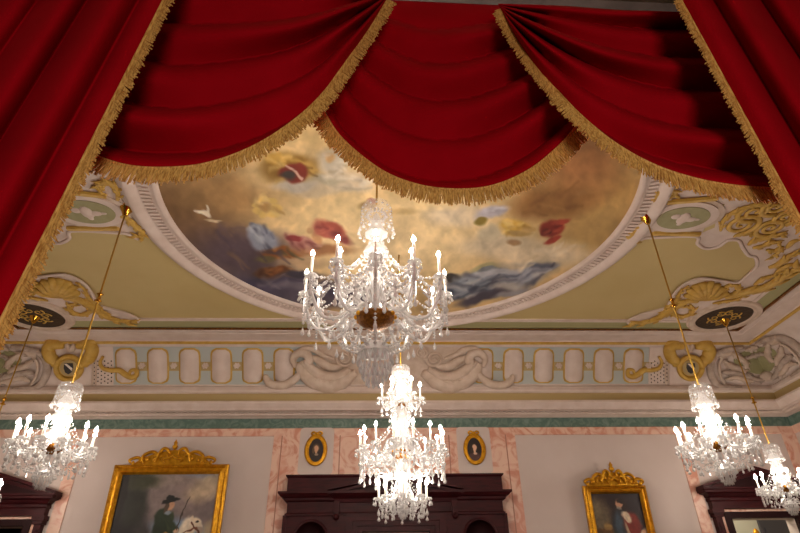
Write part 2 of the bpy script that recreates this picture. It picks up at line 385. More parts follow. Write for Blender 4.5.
B(590, 190, 60, 40, (196, 150, 78), .6); B(600, 230, 40, 30, (192, 152, 84), .6); B(556, 200, 46, 16, (164, 112, 54), .5, rot=-.15); B(580, 160, 40, 30, (168, 112, 60), .6)
B(350, 180, 36, 10, (206, 196, 176), .5); B(310, 188, 22, 7, (178, 168, 150), .6); B(455, 215, 30, 10, (216, 196, 160), .6); B(500, 245, 40, 12, (196, 178, 146), .6)
B(545, 255, 50, 12, (224, 202, 162), .6); B(420, 178, 60, 18, (226, 190, 126), .6); B(300, 140, 60, 18, (220, 186, 120), .6)
B(318, 165, 18, 8, (190, 180, 160), .5); B(350, 150, 14, 8, (186, 174, 150), .5)
# crest with wreath
B(290, 170, 44, 24, (224, 192, 132), .6); B(290, 168, 29, 14, (148, 108, 36), .35); B(276, 160, 10, 6, (206, 160, 62), .4); B(308, 170, 9, 9, (204, 162, 74), .4); B(296, 184, 22, 6, (196, 186, 168), .5); B(293, 172, 15, 8.5, (134, 44, 30), .25); B(288, 175, 8, 4, (70, 62, 58), .4); cvs.line(285, 166, 302, 176, 1, 1, (216, 170, 150))
B(334, 162, 14, 12, (196, 186, 162), .5); B(330, 158, 5, 4, (214, 168, 104), .4); B(326, 178, 16, 5, (178, 168, 140), .5)
# dove, cherubs
B(207, 213, 5, 2.4, (236, 222, 196), .3, rot=.5); cvs.line(196, 210, 206, 212, 1.2, 2, (236, 222, 196)); cvs.line(207, 206, 208, 213, 1, 2, (236, 222, 196)); B(214, 219, 8, 1.5, (220, 200, 160), .5)
for a in range(7): B(266+11*math.cos(a*.9), 206+7*math.sin(a*.9), 5, 3, (226, 190, 100), .4)
B(266, 207, 5, 3, (196, 150, 80), .5)
# left figures
B(264, 238, 17, 12, (150, 158, 178), .25, rot=.7); B(258, 232, 10, 3, (188, 196, 208), .4, rot=.7); B(270, 246, 8, 3, (98, 100, 120), .4, rot=.9); B(254, 226, 6, 3, (120, 124, 140), .4, rot=.8)
B(282, 253, 22, 6, (158, 88, 34), .3, rot=.1); B(266, 257, 10, 4, (112, 100, 62), .4); B(272, 272, 17, 6, (120, 66, 26), .3); B(290, 274, 8, 4, (176, 124, 70), .4); B(300, 285, 30, 5, (104, 96, 110), .5)
B(305, 243, 18, 8, (182, 118, 106), .35, rot=.25); B(296, 238, 9, 3, (146, 52, 54), .3, rot=-.2); B(330, 229, 17, 8, (176, 82, 66), .3, rot=.35); B(340, 238, 13, 5, (150, 70, 66), .4, rot=.4); B(318, 236, 4, 7, (204, 150, 100), .4, rot=-.3); B(312, 229, 3, 3, (206, 160, 110), .4)
B(322, 250, 30, 5, (170, 116, 72), .5); B(300, 262, 24, 5, (190, 156, 116), .6); B(300, 275, 20, 4, (58, 52, 66), .4)
# right figures
B(515, 227, 15, 9, (212, 166, 62), .3); B(508, 221, 6, 3, (232, 196, 104), .4); B(520, 233, 10, 3, (174, 140, 76), .4); B(530, 228, 6, 3, (200, 160, 90), .4)
B(552, 228, 12, 9, (162, 52, 34), .25, rot=-.3); B(560, 220, 10, 3.5, (176, 64, 44), .3, rot=-.35); B(552, 240, 9, 2.6, (170, 56, 40), .3, rot=-.3); B(545, 232, 5, 3, (96, 34, 26), .4)
B(492, 212, 16, 6, (184, 178, 188), .4, rot=-.25); B(481, 221, 6, 3, (132, 112, 40), .4); B(490, 232, 12, 8, (186, 172, 140), .5); B(514, 243, 7, 3, (164, 126, 84), .4)
B(495, 280, 52, 13, (122, 126, 140), .35, rot=-.2); B(470, 285, 22, 10, (84, 92, 104), .4, rot=-.2); B(478, 276, 18, 5, (164, 170, 180), .4, rot=-.35); B(505, 284, 14, 7, (176, 168, 160), .4); B(530, 269, 26, 5, (96, 100, 118), .4, rot=-.12); B(500, 271, 26, 3, (174, 174, 182), .4, rot=-.15); B(483, 297, 26, 5, (70, 64, 78), .4, rot=-.25); B(455, 292, 12, 7, (60, 70, 90), .4); B(453, 278, 7, 4, (60, 54, 52), .4)
B(485, 268, 14, 3, (168, 158, 108), .5, rot=-.2); B(488, 270, 9, 2, (116, 122, 128), .4, rot=-.2); B(512, 292, 18, 3, (150, 146, 150), .5, rot=-.3)
B(368, 205, 8, 4, (150, 120, 70), .5); B(400, 212, 14, 4, (212, 178, 116), .6); B(372, 200, 5, 3, (140, 70, 50), .5)
_rs = random.Random(12)
def folds(cx, cy, rx, ry, rot, cols, n=9):      # brush strokes following a drapery
    for k in range(n):
        a = _rs.uniform(-1, 1); b = _rs.uniform(-1, 1)*math.sqrt(1-a*a); c_, s_ = math.cos(rot), math.sin(rot)
        x = cx+(a*rx*c_-b*ry*s_); y = cy+(a*rx*s_+b*ry*c_); l = rx*_rs.uniform(.14, .32); ang = rot+_rs.uniform(-.5, .5)
        cvs.line(x-l*math.cos(ang), y-l*math.sin(ang), x+l*math.cos(ang), y+l*math.sin(ang), 2.0, 1.0, cols[k % len(cols)], .9, .6)
folds(264, 237, 15, 10, .8, [(196, 204, 216), (96, 102, 124), (170, 178, 196), (70, 76, 100)], 12)
folds(332, 230, 15, 7, .4, [(204, 116, 92), (118, 44, 44), (190, 96, 80)], 10); folds(305, 243, 16, 6, .25, [(214, 160, 140), (140, 80, 76), (120, 50, 54)], 10)
folds(282, 253, 20, 5, .1, [(196, 128, 60), (104, 56, 26), (80, 84, 60)], 9); folds(272, 271, 15, 5, .1, [(160, 100, 46), (70, 38, 22)], 8)
folds(552, 229, 11, 8, -.3, [(190, 84, 60), (104, 28, 22), (130, 36, 28)], 9); folds(516, 228, 13, 8, -.2, [(236, 206, 118), (166, 126, 48), (196, 160, 96)], 10); folds(492, 212, 14, 5, -.25, [(206, 204, 212), (150, 146, 160)], 7)
folds(500, 279, 46, 10, -.2, [(176, 178, 188), (78, 80, 96), (150, 154, 166), (60, 62, 80), (196, 190, 184)], 22); folds(470, 286, 18, 8, -.2, [(150, 160, 170), (60, 66, 84)], 9)
folds(290, 168, 26, 12, .1, [(214, 172, 78), (120, 84, 26), (232, 196, 110)], 14); B(293, 172, 13, 7, (134, 44, 30), .25); B(288, 175, 7, 3.6, (70, 62, 58), .4); cvs.line(285, 166, 302, 177, 1, 1, (216, 170, 150))
folds(332, 164, 14, 9, .2, [(216, 206, 186), (168, 152, 120)], 8); folds(350, 180, 30, 8, .1, [(226, 216, 196), (178, 164, 140)], 9); folds(268, 206, 13, 8, .3, [(236, 206, 128), (178, 138, 74)], 10)
folds(545, 255, 40, 8, -.2, [(232, 214, 180), (206, 182, 140)], 9); folds(250, 250, 40, 16, .5, [(104, 82, 84), (78, 64, 82), (124, 96, 76)], 12); folds(556, 200, 40, 12, -.2, [(178, 126, 66), (140, 92, 44)], 9); folds(300, 284, 40, 8, .2, [(76, 70, 94), (120, 110, 120), (52, 48, 70)], 10)
cvs.tex(.035, .16, 5); cvs.tex(.13, .12, 9); cvs.c = cvs.c*.84+cvs.c.mean(-1, keepdims=True)*.16
painted('painting', X-MC.x, Y-MC.y, np.full_like(X, -.012), cvs.c, 'fresco', mu)
def ring(prof, n=160): # prof (offset, drop)
    rows = []
    for d, z in prof: rows.append([((MRX+d)*math.cos(2*PI*k/n), (MRY+d)*math.sin(2*PI*k/n), -z) for k in range(n+1)])
    return MB().grid(rows)
ring([(-.02, .0), (-.02, .05), (.03, .07), (.06, .05), (.08, .04), (.24, .04), (.26, .06), (.30, .10), (.36, .11), (.40, .09), (.42, .05), (.47, .045), (.49, .0)]).build('moulding', 'plaster', mu, True)
eg = MB()
for k in range(270):
    w = 2*PI*k/270; c = Vector(((MRX+.16)*math.cos(w), (MRY+.16)*math.sin(w), -.045)); r = Vector((math.cos(w), math.sin(w), 0)); q = Vector((-math.sin(w), math.cos(w), 0))
    eg.slab([c+r*.06+q*.02, c+r*.06-q*.02, c-r*.06-q*.018, c-r*.06+q*.018], (0, 0, -1), .016)
tag(eg.build('egg_and_dart', 'plaster', mu), kind='stuff')

# ---------------------------------------------------------------- ceiling ornaments (surveyed on the right, mirrored to the left)
def C(u, v, s, drop=0): p = onZ(u, v); return Vector((p.x*s, p.y, HC-drop))
GROUND = [(633, 242), (643, 237), (654, 236), (695, 235), (697, 242), (705, 247), (718, 245), (727, 239), (738, 239), (742, 246), (748, 254), (755, 256), (756, 265), (749, 272), (740, 280), (732, 281), (719, 279), (699, 277), (682, 284), (672, 295), (665, 307), (641, 313), (628, 319), (629, 323)]
def flatribbon(mb, pts, w, th=.03, n=6):
    P = catmull(pts, n); N = len(P); mb.tube(P, [w*(.35+.65*math.sin(PI*min(1, (i+1)/N*1.1))**.7) if i < N*.9 else w*.5 for i in range(N)], 8, flat=(0, 0, -1)); return mb
def spiral(mb, c, r, turns, w, s, a0=0, z=0):
    pts = []
    for k in range(int(16*turns)+1):
        a = a0+s*2*PI*k/16; q = r*(1-k/(16*turns+3)); pts.append((c[0]+q*math.cos(a), c[1]+q*math.sin(a), z))
    mb.tube(pts, [w*(1-.5*i/len(pts)) for i in range(len(pts))], 7, flat=(0, 0, -1)); return mb
for s in (1, -1):
    side = 'above the robed sitter painting' if s > 0 else 'above the rider painting'
    oc = C(700, 296, s)
    orn = thing('ceiling_ornament', f'gilt shell and acanthus scrolls on white plaster ground, ceiling corner {side}', 'ceiling ornament', oc, 'gilt scroll ornaments on the ceiling')
    L = lambda u, v, d=0: C(u, v, s, d)-oc
    g = [C(u, v, s) for u, v in GROUND]
    g += [Vector((s*4.70, EDY-.4, HC)), Vector((s*(EDX-.4), EDY-.4, HC)), Vector((s*(EDX-.4), 4.3, HC)), Vector((s*3.2, 4.3, HC)), Vector((s*3.38, 4.9, HC)), Vector((s*3.50, 5.6, HC)), Vector((s*3.45, 6.4, HC))]
    MB().slab([p-oc for p in g], (0, 0, -1), .02).build('plaster_ground', 'plaster', orn)
    # olive infill beside the cameo
    MB().slab([L(*q, .02) for q in ((702, 231), (712, 214), (716, 204), (724, 203), (716, 215), (714, 226))], (0, 0, -1), .008).build('olive_infill', 'olive', orn)
    ed = MB(); q = [L(u, v, .03) for u, v in GROUND]; ed.tube(catmull(q, 4), .03, 6, flat=(0, 0, -1)); ed.build('plaster_edge', 'plaster', orn, True)
    for a, b in (((666, 200), (716, 196)), ((652, 231), (699, 232))):
        MB().tube([L(*a, .04), L(*b, .04)], .05, 6, flat=(0, 0, -1)).build('gilt_bar', 'ochre', orn)
    for pts, w in ((((655, 204), (655, 196), (659, 190), (666, 187), (673, 189), (674, 194), (668, 194)), .06), (((650, 214), (644, 222), (636, 229), (630, 234), (631, 239), (637, 238)), .07),
                   (((697, 300), (688, 299), (678, 303), (668, 309), (656, 317), (642, 321), (628, 322)), .11), (((725, 296), (735, 292), (748, 289), (762, 286), (776, 279), (789, 270), (800, 262)), .13),
                   (((676, 305), (672, 311), (680, 315), (690, 312), (692, 306), (685, 304)), .07), (((712, 302), (722, 300), (735, 298), (745, 294)), .05), (((660, 312), (668, 304), (676, 298), (680, 290), (688, 284)), .05),
                   (((735, 293), (738, 286), (731, 283), (724, 286), (726, 290)), .06), (((754, 283), (762, 277), (772, 274), (778, 270)), .06), (((748, 243), (754, 238), (764, 236), (774, 233), (786, 232)), .07),
                   (((752, 246), (762, 244), (770, 240), (780, 241)), .06), (((768, 266), (778, 262), (788, 254), (798, 250)), .08), (((776, 270), (786, 264), (796, 262)), .07), (((786, 246), (792, 240), (800, 238)), .06),
                   (((733, 235), (740, 232), (750, 232), (758, 236)), .05), (((720, 229), (722, 220), (730, 212), (742, 206), (756, 204), (770, 206)), .05), (((766, 248), (774, 249), (780, 246), (776, 252), (770, 257)), .06)):
        rb_ = flatribbon(MB(), [L(u, v, .035) for u, v in pts], w*.8)
        if len(pts) > 3:
            Q_ = catmull([L(u, v, .04) for u, v in pts], 5)
            for i in range(2, len(Q_)-1, 2):
                tg = (Q_[i+1]-Q_[i-1]).normalized(); nr_ = Vector((-tg.y, tg.x, 0)); sg = 1 if (i//2) % 2 else -1; l = w*1.9
                rb_.tube([Q_[i], Q_[i]+(tg*.6+nr_*sg*.7)*l*.5+Vector((0, 0, -.01)), Q_[i]+(tg*.9+nr_*sg*.65)*l], [w*.45, w*.42, w*.08], 6, flat=(0, 0, -1))
        rb_.build('acanthus_scroll', 'ochre', orn, True)
    for u, v, r, sg in ((754, 210, .24, 1), (741, 223, .25, -1), (770, 226, .22, 1), (784, 216, .2, -1), (775, 205, .2, 1)):
        p = L(u, v, .035); spiral(MB(), (p.x, p.y), r, 2.0, .045, sg*s, 1.0, p.z).build('rinceau', 'ochre', orn, True)
    sh = MB(); b = L(706, 299, .03)
    for u, v in ((686, 292), (689, 287), (695, 283), (702, 281), (709, 280), (716, 282), (722, 285), (727, 290)):
        e = L(u, v, .05); sh.tube([b, b.lerp(e, .5)+Vector((0, 0, -.03)), e], [.02, .06, .075], 7, flat=(0, 0, -1))
    sh.build('shell', 'ochre', orn, True)
    # cameo
    cc = Vector((s*4.02, 5.94, HC))
    cm = thing('ceiling_cameo', f'oval green cameo with white relief figures on the ceiling, {side}', 'cameo', cc, 'oval ceiling cameos')
    for nm, rx, ry, z0, th, mt in (('rim', .56, .40, .02, .02, 'relief'), ('band', .48, .34, .04, .015, 'plaster'), ('field', .36, .25, .055, .008, 'greenfield')):
        MB().slab([(x, y, -z0) for x, y in fan((0, 0), rx, ry)], (0, 0, -1), th).build(nm, mt, cm)
    fg = MB(); fg.ball((0, 0, -.06), .09, 10, 6, (1, 1.5, .3)); fg.ball((.1, .02, -.06), .07, 10, 6, (1.4, .8, .3)); fg.ball((-.12, -.04, -.06), .06, 10, 6, (1.2, 1, .3)); fg.ball((.0, .13, -.06), .04, 8, 5, (1, 1, .4)); fg.ball((.2, .02, -.06), .035, 8, 5, (1.6, .8, .4))
    fg.build('relief_figures', 'plaster', cm, True)
    # dark corner medallion
    mc = Vector((s*6.29, 9.02, HC)); md = thing('ceiling_medallion', f'dark bronze round medallion with scrollwork in the ceiling corner {side}', 'medallion', mc, 'dark ceiling medallions')
    pr = [(.48, .02), (.50, .06), (.53, .065), (.55, .05), (.58, .05), (.60, .06), (.63, .055), (.65, .02)]
    mb = MB(); mb.grid([[(r*math.cos(2*PI*k/48), r*math.sin(2*PI*k/48), -z) for k in range(49)] for r, z in pr]); mb.build('rim', 'relief', md, True)
    MB().slab([(x, y, -.02) for x, y in fan((0, 0), .49, .49)], (0, 0, -1), .02).build('disc', 'bronze', md)
    ar = MB()
    for k in range(8):
        a = k*PI/4; ar_c = (.2*math.cos(a), .2*math.sin(a)); spiral(ar, ar_c, .1, 1.3, .016, 1 if k % 2 else -1, a, -.045)
    ar.build('arabesque', 'ochre', md, True)

# ---------------------------------------------------------------- cove reliefs
def K(u, v, s, off=.03):
    x, t = on_cove(u, v); return cove(t, x*s)+cove_n(t)*off
def cov_tube(mb, pts, w, s, off=.04, n=6):
    P = catmull([K(u, v, s, off) for u, v in pts], n); N = len(P)
    mb.tube(P, [w*(.4+.6*math.sin(PI*(i+.5)/N)**.6) for i in range(N)], 9); return mb
for s in (-1, 1):
    side = 'above the robed sitter painting' if s > 0 else 'above the rider painting'
    base = K(689, 366, s, 0)
    hc = thing('heraldic_cartouche', f'gilt scrolled shield cartouche on the cove {side}', 'cartouche', base, 'gilt shield cartouches')
    def LT(mb, nm, mt, sm=True):
        mb.v = [tuple(Vector(p)-base) for p in mb.v]; return mb.build(nm, mt, hc, sm)
    plate = MB(); c = K(688.5, 367, s, .05)
    tdir = (K(688.5, 357, s, .05)-K(688.5, 377, s, .05)).normalized(); nn = cove_n(.5); xd = Vector((1, 0, 0))
    E2 = lambda a, rx, rz: c+xd*(rx*math.cos(a))+tdir*(rz*math.sin(a))
    MB_ = MB().slab([E2(2*PI*k/28, .26, .24) for k in range(28)], nn, .02); LT(MB_, 'cartouche_body', 'ochre', False)
    LT(MB().tube([E2(2*PI*k/28, .24, .23)+nn*.03 for k in range(29)], .05, 8), 'rim', 'ochre')
    LT(MB().slab([E2(2*PI*k/28, .17, .16)+nn*.02 for k in range(28)], nn, .012), 'oval_field', 'ochreband', False)
    sp = [(-.08, .1), (.08, .1), (.09, 0), (.06, -.08), (0, -.12), (-.06, -.08), (-.09, 0)]
    LT(MB().slab([c+xd*a+tdir*b+nn*.032 for a, b in sp], nn, .012), 'shield', 'black', False)
    LT(MB().slab([c+xd*a+tdir*b+nn*.045 for a, b in ((-.08, .09), (-.03, .09), (.08, .0), (.07, -.05))], nn, .006), 'bend', 'white', False)
    for q in (-1, 1):
        pts = [(688.5+q*6, 346), (688.5+q*15, 345), (688.5+q*20, 349), (688.5+q*18, 357), (688.5+q*14, 361), (688.5+q*13, 366)]
        LT(cov_tube(MB(), pts, .125, s, .03), 'scroll', 'ochre')
        LT(cov_tube(MB(), [(688.5+q*10, 343), (688.5+q*18, 342), (688.5+q*23, 344)], .07, s, .02), 'scroll', 'ochre')
    LT(cov_tube(MB(), [(685, 344), (688, 350), (692, 344)], .06, s, .03), 'crest', 'relief')
    # plaster divider moulding beside the cartouche
    dv = MB(); x0 = K(668, 368, 1, 0).x
    for dx in (0, .06): dv.tube([cove(t, s*(x0-dx))+cove_n(t)*.015 for t in [.02+k*.093 for k in range(11)]], .018, 6)
    struct('divider', dv, 'relief', None, None, cv, True)

    # corner cartouche at the mitre of the cove
    bc = K(752, 372, s, 0)
    cc = thing('corner_cartouche', f'grey plaster corner cartouche with green field, cove corner {side}', 'cartouche', bc, 'plaster corner cartouches')
    def LC(mb, nm, mt, sm=True):
        mb.v = [tuple(Vector(p)-bc) for p in mb.v]; return mb.build(nm, mt, cc, sm)
    # the far-cove half; second half mirrored over the mitre line onto the side cove
    X0 = HW-D                                         # mitre: x - X0 = y
    def mir(p): return Vector((s*(p.y+X0), s*p.x-X0, p.z))
    arcs = [([(742, 347), (728, 349), (714, 355), (709, 365), (711, 377), (718, 387), (728, 392), (742, 393)], .075, 'ring', 'stone'),
            ([(738, 352), (726, 354), (719, 361), (718, 370), (721, 380), (727, 387), (738, 389)], .03, 'ring', 'relief')]
    leaves = [([(722, 360), (730, 366), (738, 368), (744, 372)], .06), ([(721, 372), (730, 372), (740, 374), (750, 377)], .06), ([(724, 380), (734, 377), (744, 380), (752, 381)], .05), ([(730, 352), (738, 357), (744, 362), (745, 368)], .06),
              ([(716, 351), (722, 354), (730, 351)], .07), ([(744, 350), (752, 348), (760, 352)], .05), ([(741, 362), (747, 357), (755, 355), (762, 357)], .04), ([(745, 373), (751, 378), (760, 380), (764, 376)], .05)]
    for m_ in (0, 1):
        f = (lambda p: p) if not m_ else mir
        def T(pts, w, off):
            P = [f(q) for q in catmull([K(u, v, s, off) for u, v in pts], 6)]; N = len(P)
            m_b = MB().tube(P, [w*(.4+.6*math.sin(PI*(i+.5)/N)**.6) for i in range(N)], 9)
            if len(pts) < 6:                                # lobes of the leaf
                for i in range(2, N-1, 2):
                    tg = (P[i+1]-P[i-1]).normalized(); nv = cove_n(.5) if not m_ else Vector((cove_n(.5).y*s, 0, cove_n(.5).z)); sd = tg.cross(nv).normalized()*(1 if (i//2) % 2 else -1)
                    m_b.tube([P[i], P[i]+(tg*.5+sd*.8)*w*.9, P[i]+(tg*.9+sd*.8)*w*1.7], [w*.5, w*.4, w*.08], 6)
            return m_b
        for pts, w, nm, mt in arcs: LC(T(pts, w, .04), nm, mt)
        for pts, w in leaves: LC(T(pts, w, .045), 'acanthus_leaf', 'stone' if pts[0][0] % 2 else 'relief')
        gf = MB(); rows = []
        for k in range(9):
            t = .30+.065*k; w = .56*math.sin(PI*(k+.6)/9.2)**.6; xm = cove(t, 0).y+X0
            rows.append([f(cove(t, s*xm)+cove_n(t)*.02), f(cove(t, s*(xm-w*.5))+cove_n(t)*.022), f(cove(t, s*(xm-w))+cove_n(t)*.02)])
        LC(gf.grid(rows), 'green_field', 'greenfield')
    e = MB(); pm = cove(.22, s*(cove(.22, 0).y+X0)); e.ball(pm+Vector((-s*.06, -.06, 0)), .14, 12, 8, (1, 1, .7)); LC(e, 'boss', 'relief')
# gilt cartouche on the return cove
bs = Vector((HW-D+on_cove(700, 366)[0]*0+10.35, 7.55, 4.12))
sc_ = thing('heraldic_cartouche', 'gilt scrolled cartouche on the side cove cut by the picture edge', 'cartouche', bs, 'gilt shield cartouches')
for q in (-1, 1):
    MB().tube(catmull([(0, q*.05, .2), (-.02, q*.3, .24), (.05, q*.38, .1), (.1, q*.25, -.05), (.12, q*.2, -.15)], 6), [.05+.05*math.sin(PI*i/24) for i in range(25)], 8).build('scroll', 'ochre', sc_, True)
mb = MB(); mb.ball((.12, 0, -.05), .24, 14, 8, (.25, 1, 1)); mb.build('cartouche_body', 'ochre', sc_, True)

# central plaster scrolls with garlands
for s_, lab, sh in ((-1, 'cream plaster horn scroll with drooping garland, on the cove toward the rider painting', 0), (1, 'cream plaster horn scroll with drooping garland, on the cove toward the robed sitter painting', 1)):
    def Q(u, v): return (u, v) if sh == 0 else (778-u, v)
    b = K(*Q(330, 370), 1, 0)
    ps = thing('plaster_scroll', lab, 'plaster relief', b, 'central plaster scrolls')
    def add(pts, w, nm, off=.08, taper=None):
        P = catmull([K(*Q(u, v), 1, off) for u, v in pts], 7); N = len(P)
        R = [w*(.35+.65*math.sin(PI*(i+.5)/N)**.7) for i in range(N)] if taper is None else [w*(taper[0]+(taper[1]-taper[0])*i/N) for i in range(N)]
        m_ = MB().tube(P, R, 12); m_.v = [tuple(Vector(p)-b) for p in m_.v]; m_.build(nm, 'relief', ps, True)
    add([(299, 362), (304, 372), (314, 380), (326, 385), (338, 384), (348, 377), (356, 372)], .17, 'horn', .06)
    add([(306, 358), (312, 368), (324, 376), (338, 376), (350, 368)], .12, 'horn_lip', .09)
    add([(308, 362), (303, 370), (296, 378), (288, 384), (279, 386), (271, 383), (267, 377), (268, 374)], .085, 'garland', .1)
    add([(296, 366), (294, 358), (299, 352), (307, 353), (310, 360), (306, 364), (301, 361)], .09, 'volute', .09)
    add([(296, 352), (304, 348), (314, 349), (324, 355), (334, 358)], .06, 'acanthus_leaf', .05)
    add([(312, 356), (320, 360), (330, 366), (342, 366)], .09, 'acanthus_leaf', .05)
    pts = [(344+9*(1-k/20)*math.cos(k*.75), 358+8*(1-k/20)*math.sin(k*.75)) for k in range(17)]
    add(pts, .035, 'volute', .06, (1, .5))
    pts = [(357+6*(1-k/20)*math.cos(k*.75+2), 352+6*(1-k/20)*math.sin(k*.75+2)) for k in range(17)]
    add(pts, .03, 'volute', .06, (1, .5))
    for u, v in ((318, 379), (325, 381), (332, 381)): add([(u-2, v-2), (u, v), (u+3, v-1)], .035, 'leaf_detail', .19)
b = K(388, 372, 1, 0); sc = thing('plaster_shell', 'cream plaster shell boss between the two horn scrolls', 'plaster relief', b)
mb = MB()
for k in range(7):
    a = PI*(k+.5)/7; p = K(388+13*math.cos(a), 372-16*math.sin(a), 1, .04); mb.tube([K(388, 374, 1, .05), p.lerp(K(388, 374, 1, .12), .5), p], [.03, .07, .08], 7)
mb.v = [tuple(Vector(p)-b) for p in mb.v]; mb.build('shell', 'relief', sc, True)
mb = MB(); mb.grid([[cove(t, -1.40)+cove_n(t)*.012, cove(t, 1.60)+cove_n(t)*.012] for t in [.06+.84*k/10 for k in range(11)]]); struct('plaster_ground', mb, 'relief', None, None, cv, True)

# ---------------------------------------------------------------- doorcases
def profile_run(mb, x0, x1, yf, prof):        # moulding along x with returned ends; prof (projection, z)
    rows = [[(x0-p, D, z), (x0-p, yf-p, z), (x1+p, yf-p, z), (x1+p, D, z)] for p, z in prof]; mb.grid(rows)
    mb.add(rows[0], [(0, 1, 2, 3)]); mb.add(rows[-1], [(3, 2, 1, 0)]); return mb
def doorcase(cx, label, s):
    o = thing('pedimented_doorcase', label, 'doorcase', (cx, D, FL))
    def P(mb, nm, mt, sm=False): mb.v = [(x-cx, y-D, z-FL) for x, y, z in mb.v]; return mb.build(nm, mt, o, sm)
    zt, zp = 1.79, 2.15
    P(profile_run(MB(), cx-.95, cx+.95, D-.14, [(0, 1.48), (0, 1.60), (.02, 1.62), (.02, 1.66), (0, 1.68)]), 'entablature', 'wood')
    P(profile_run(MB(), cx-.95, cx+.95, D-.14, [(0, 1.67), (.03, 1.69), (.06, 1.73), (.13, 1.75), (.14, 1.79), (.17, 1.80), (.17, 1.83)]), 'cornice', 'wood')
    tri = [(cx-.98, D-.15, 1.83), (cx+.98, D-.15, 1.83), (cx, D-.15, zp-.06)]
    P(MB().slab(tri, (0, 1, 0), .15), 'tympanum', 'wood_dark_and_shade')  # darker tone paints in the shade of the recess
    rk = MB()
    for q in (-1, 1):
        for d0, d1, y in ((.0, .07, .30), (-.07, .0, .22)):
            a0, a1 = (cx+q*1.11, 1.85+d0-.02), (cx, zp+d0-.02); pts = [(a0[0], D-y, a0[1]), (a1[0], D-y, a1[1]), (a1[0], D-y, a1[1]+(d1-d0)), (a0[0], D-y, a0[1]+(d1-d0)*.6)]
            rk.slab(pts if q > 0 else pts[::-1], (0, 1, 0), y)
    P(rk, 'raking_cornice', 'wood')
    for q in (-1, 1):
        pl = MB(); a, b = cx+q*.94, cx+q*.82; a, b = min(a, b), max(a, b)
        pl.box((a, D-.12, FL), (b, D, 1.34)); pl.box((a-.03, D-.15, 1.34), (b+.03, D, 1.40)); pl.box((a-.05, D-.17, 1.40), (b+.05, D, 1.48)); pl.box((a+.04, D-.135, FL+.3), (b-.04, D-.11, 1.26))
        P(pl, 'pilaster', 'wood')
    ar = MB(); ar.box((cx-.82, D-.06, FL), (cx-.74, D, 1.48)); ar.box((cx+.74, D-.06, FL), (cx+.82, D, 1.48)); ar.box((cx-.74, D-.06, 1.43), (cx+.74, D, 1.48)); P(ar, 'marble_architrave', 'pink')
    fr = MB(); fr.box((cx-.74, D-.09, FL), (cx-.62, D-.005, 1.43)); fr.box((cx+.62, D-.09, FL), (cx+.74, D-.005, 1.43)); fr.box((cx-.62, D-.09, 1.32), (cx+.62, D-.005, 1.43)); P(fr, 'door_frame', 'wood_dark_and_shade')
    return o
doorcase(-7.04, 'dark mahogany pedimented doorcase in the far corner beside the rider painting', -1)
doorcase(7.04, 'dark mahogany pedimented doorcase beside the robed sitter painting, bright opening inside', 1)
# rooms seen through the openings
bk = MB(); bk.box((5.0, D+2.2, FL), (9.4, D+2.3, 3)); bk.box((5.0, D+.25, FL), (5.1, D+2.2, 3)); bk.box((9.3, D+.25, FL), (9.4, D+2.2, 3)); bk.box((5, D+.25, 2.9), (9.4, D+2.3, 3)); bk.box((5, D+.25, FL-.1), (9.4, D+2.3, FL))
struct('wall_beyond', bk, 'adjwall', 'pale green wall of the lit room beyond the doorcase', 'wall')
dl = bpy.data.lights.new('anteroom_fill_light', 'POINT'); dl.energy = 90; dl.color = (1, .9, .75); dl.shadow_soft_size = .15; do = bpy.data.objects.new('anteroom_fill_light', dl); COL.objects.link(do); do.location = (6.3, D+1.0, 2.2)  # no fitting in view; fill light added to brighten the room beyond
pd = thing('panelled_door', 'slate grey panelled door seen through the lit opening', 'door', (8.80, D+2.18, FL))
MB().box((-.47, -.06, 0), (.47, 0, 3.35)).build('door_leaf', 'adjdoor', pd)
for z in (.3, 1.3, 2.35): MB().box((-.38, -.085, z), (.38, -.05, z+.7)).build('panel', 'adjdoor', pd)
gu = thing('gilt_statuette', 'small gilt finial statuette glimpsed through the lit opening', 'statuette', (7.42, D+.9, FL))
MB().lathe([(.12, 0), (.12, .08), (.05, .12), (.04, 2.2), (.12, 2.3), (.12, 2.36), (0, 2.36)], 14).build('stand', 'wood_dark_and_shade', gu, True)
MB().lathe([(.08, 2.36), (.12, 2.44), (.09, 2.54), (.11, 2.62), (.06, 2.72), (.05, 2.76), (.06, 2.82), (.03, 2.88), (0, 2.90)], 14).build('figure', 'gild', gu, True)
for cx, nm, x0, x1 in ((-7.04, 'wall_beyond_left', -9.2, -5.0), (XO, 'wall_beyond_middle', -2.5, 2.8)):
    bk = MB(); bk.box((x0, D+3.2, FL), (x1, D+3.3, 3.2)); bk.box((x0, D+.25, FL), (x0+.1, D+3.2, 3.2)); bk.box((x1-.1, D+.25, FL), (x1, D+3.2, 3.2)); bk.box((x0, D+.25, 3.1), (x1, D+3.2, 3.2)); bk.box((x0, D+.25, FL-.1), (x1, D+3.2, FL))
    struct(nm, bk, 'dark', 'dark unlit room beyond the corner doorcase' if cx < -1 else 'dark unlit room beyond the central doorcase', 'wall')

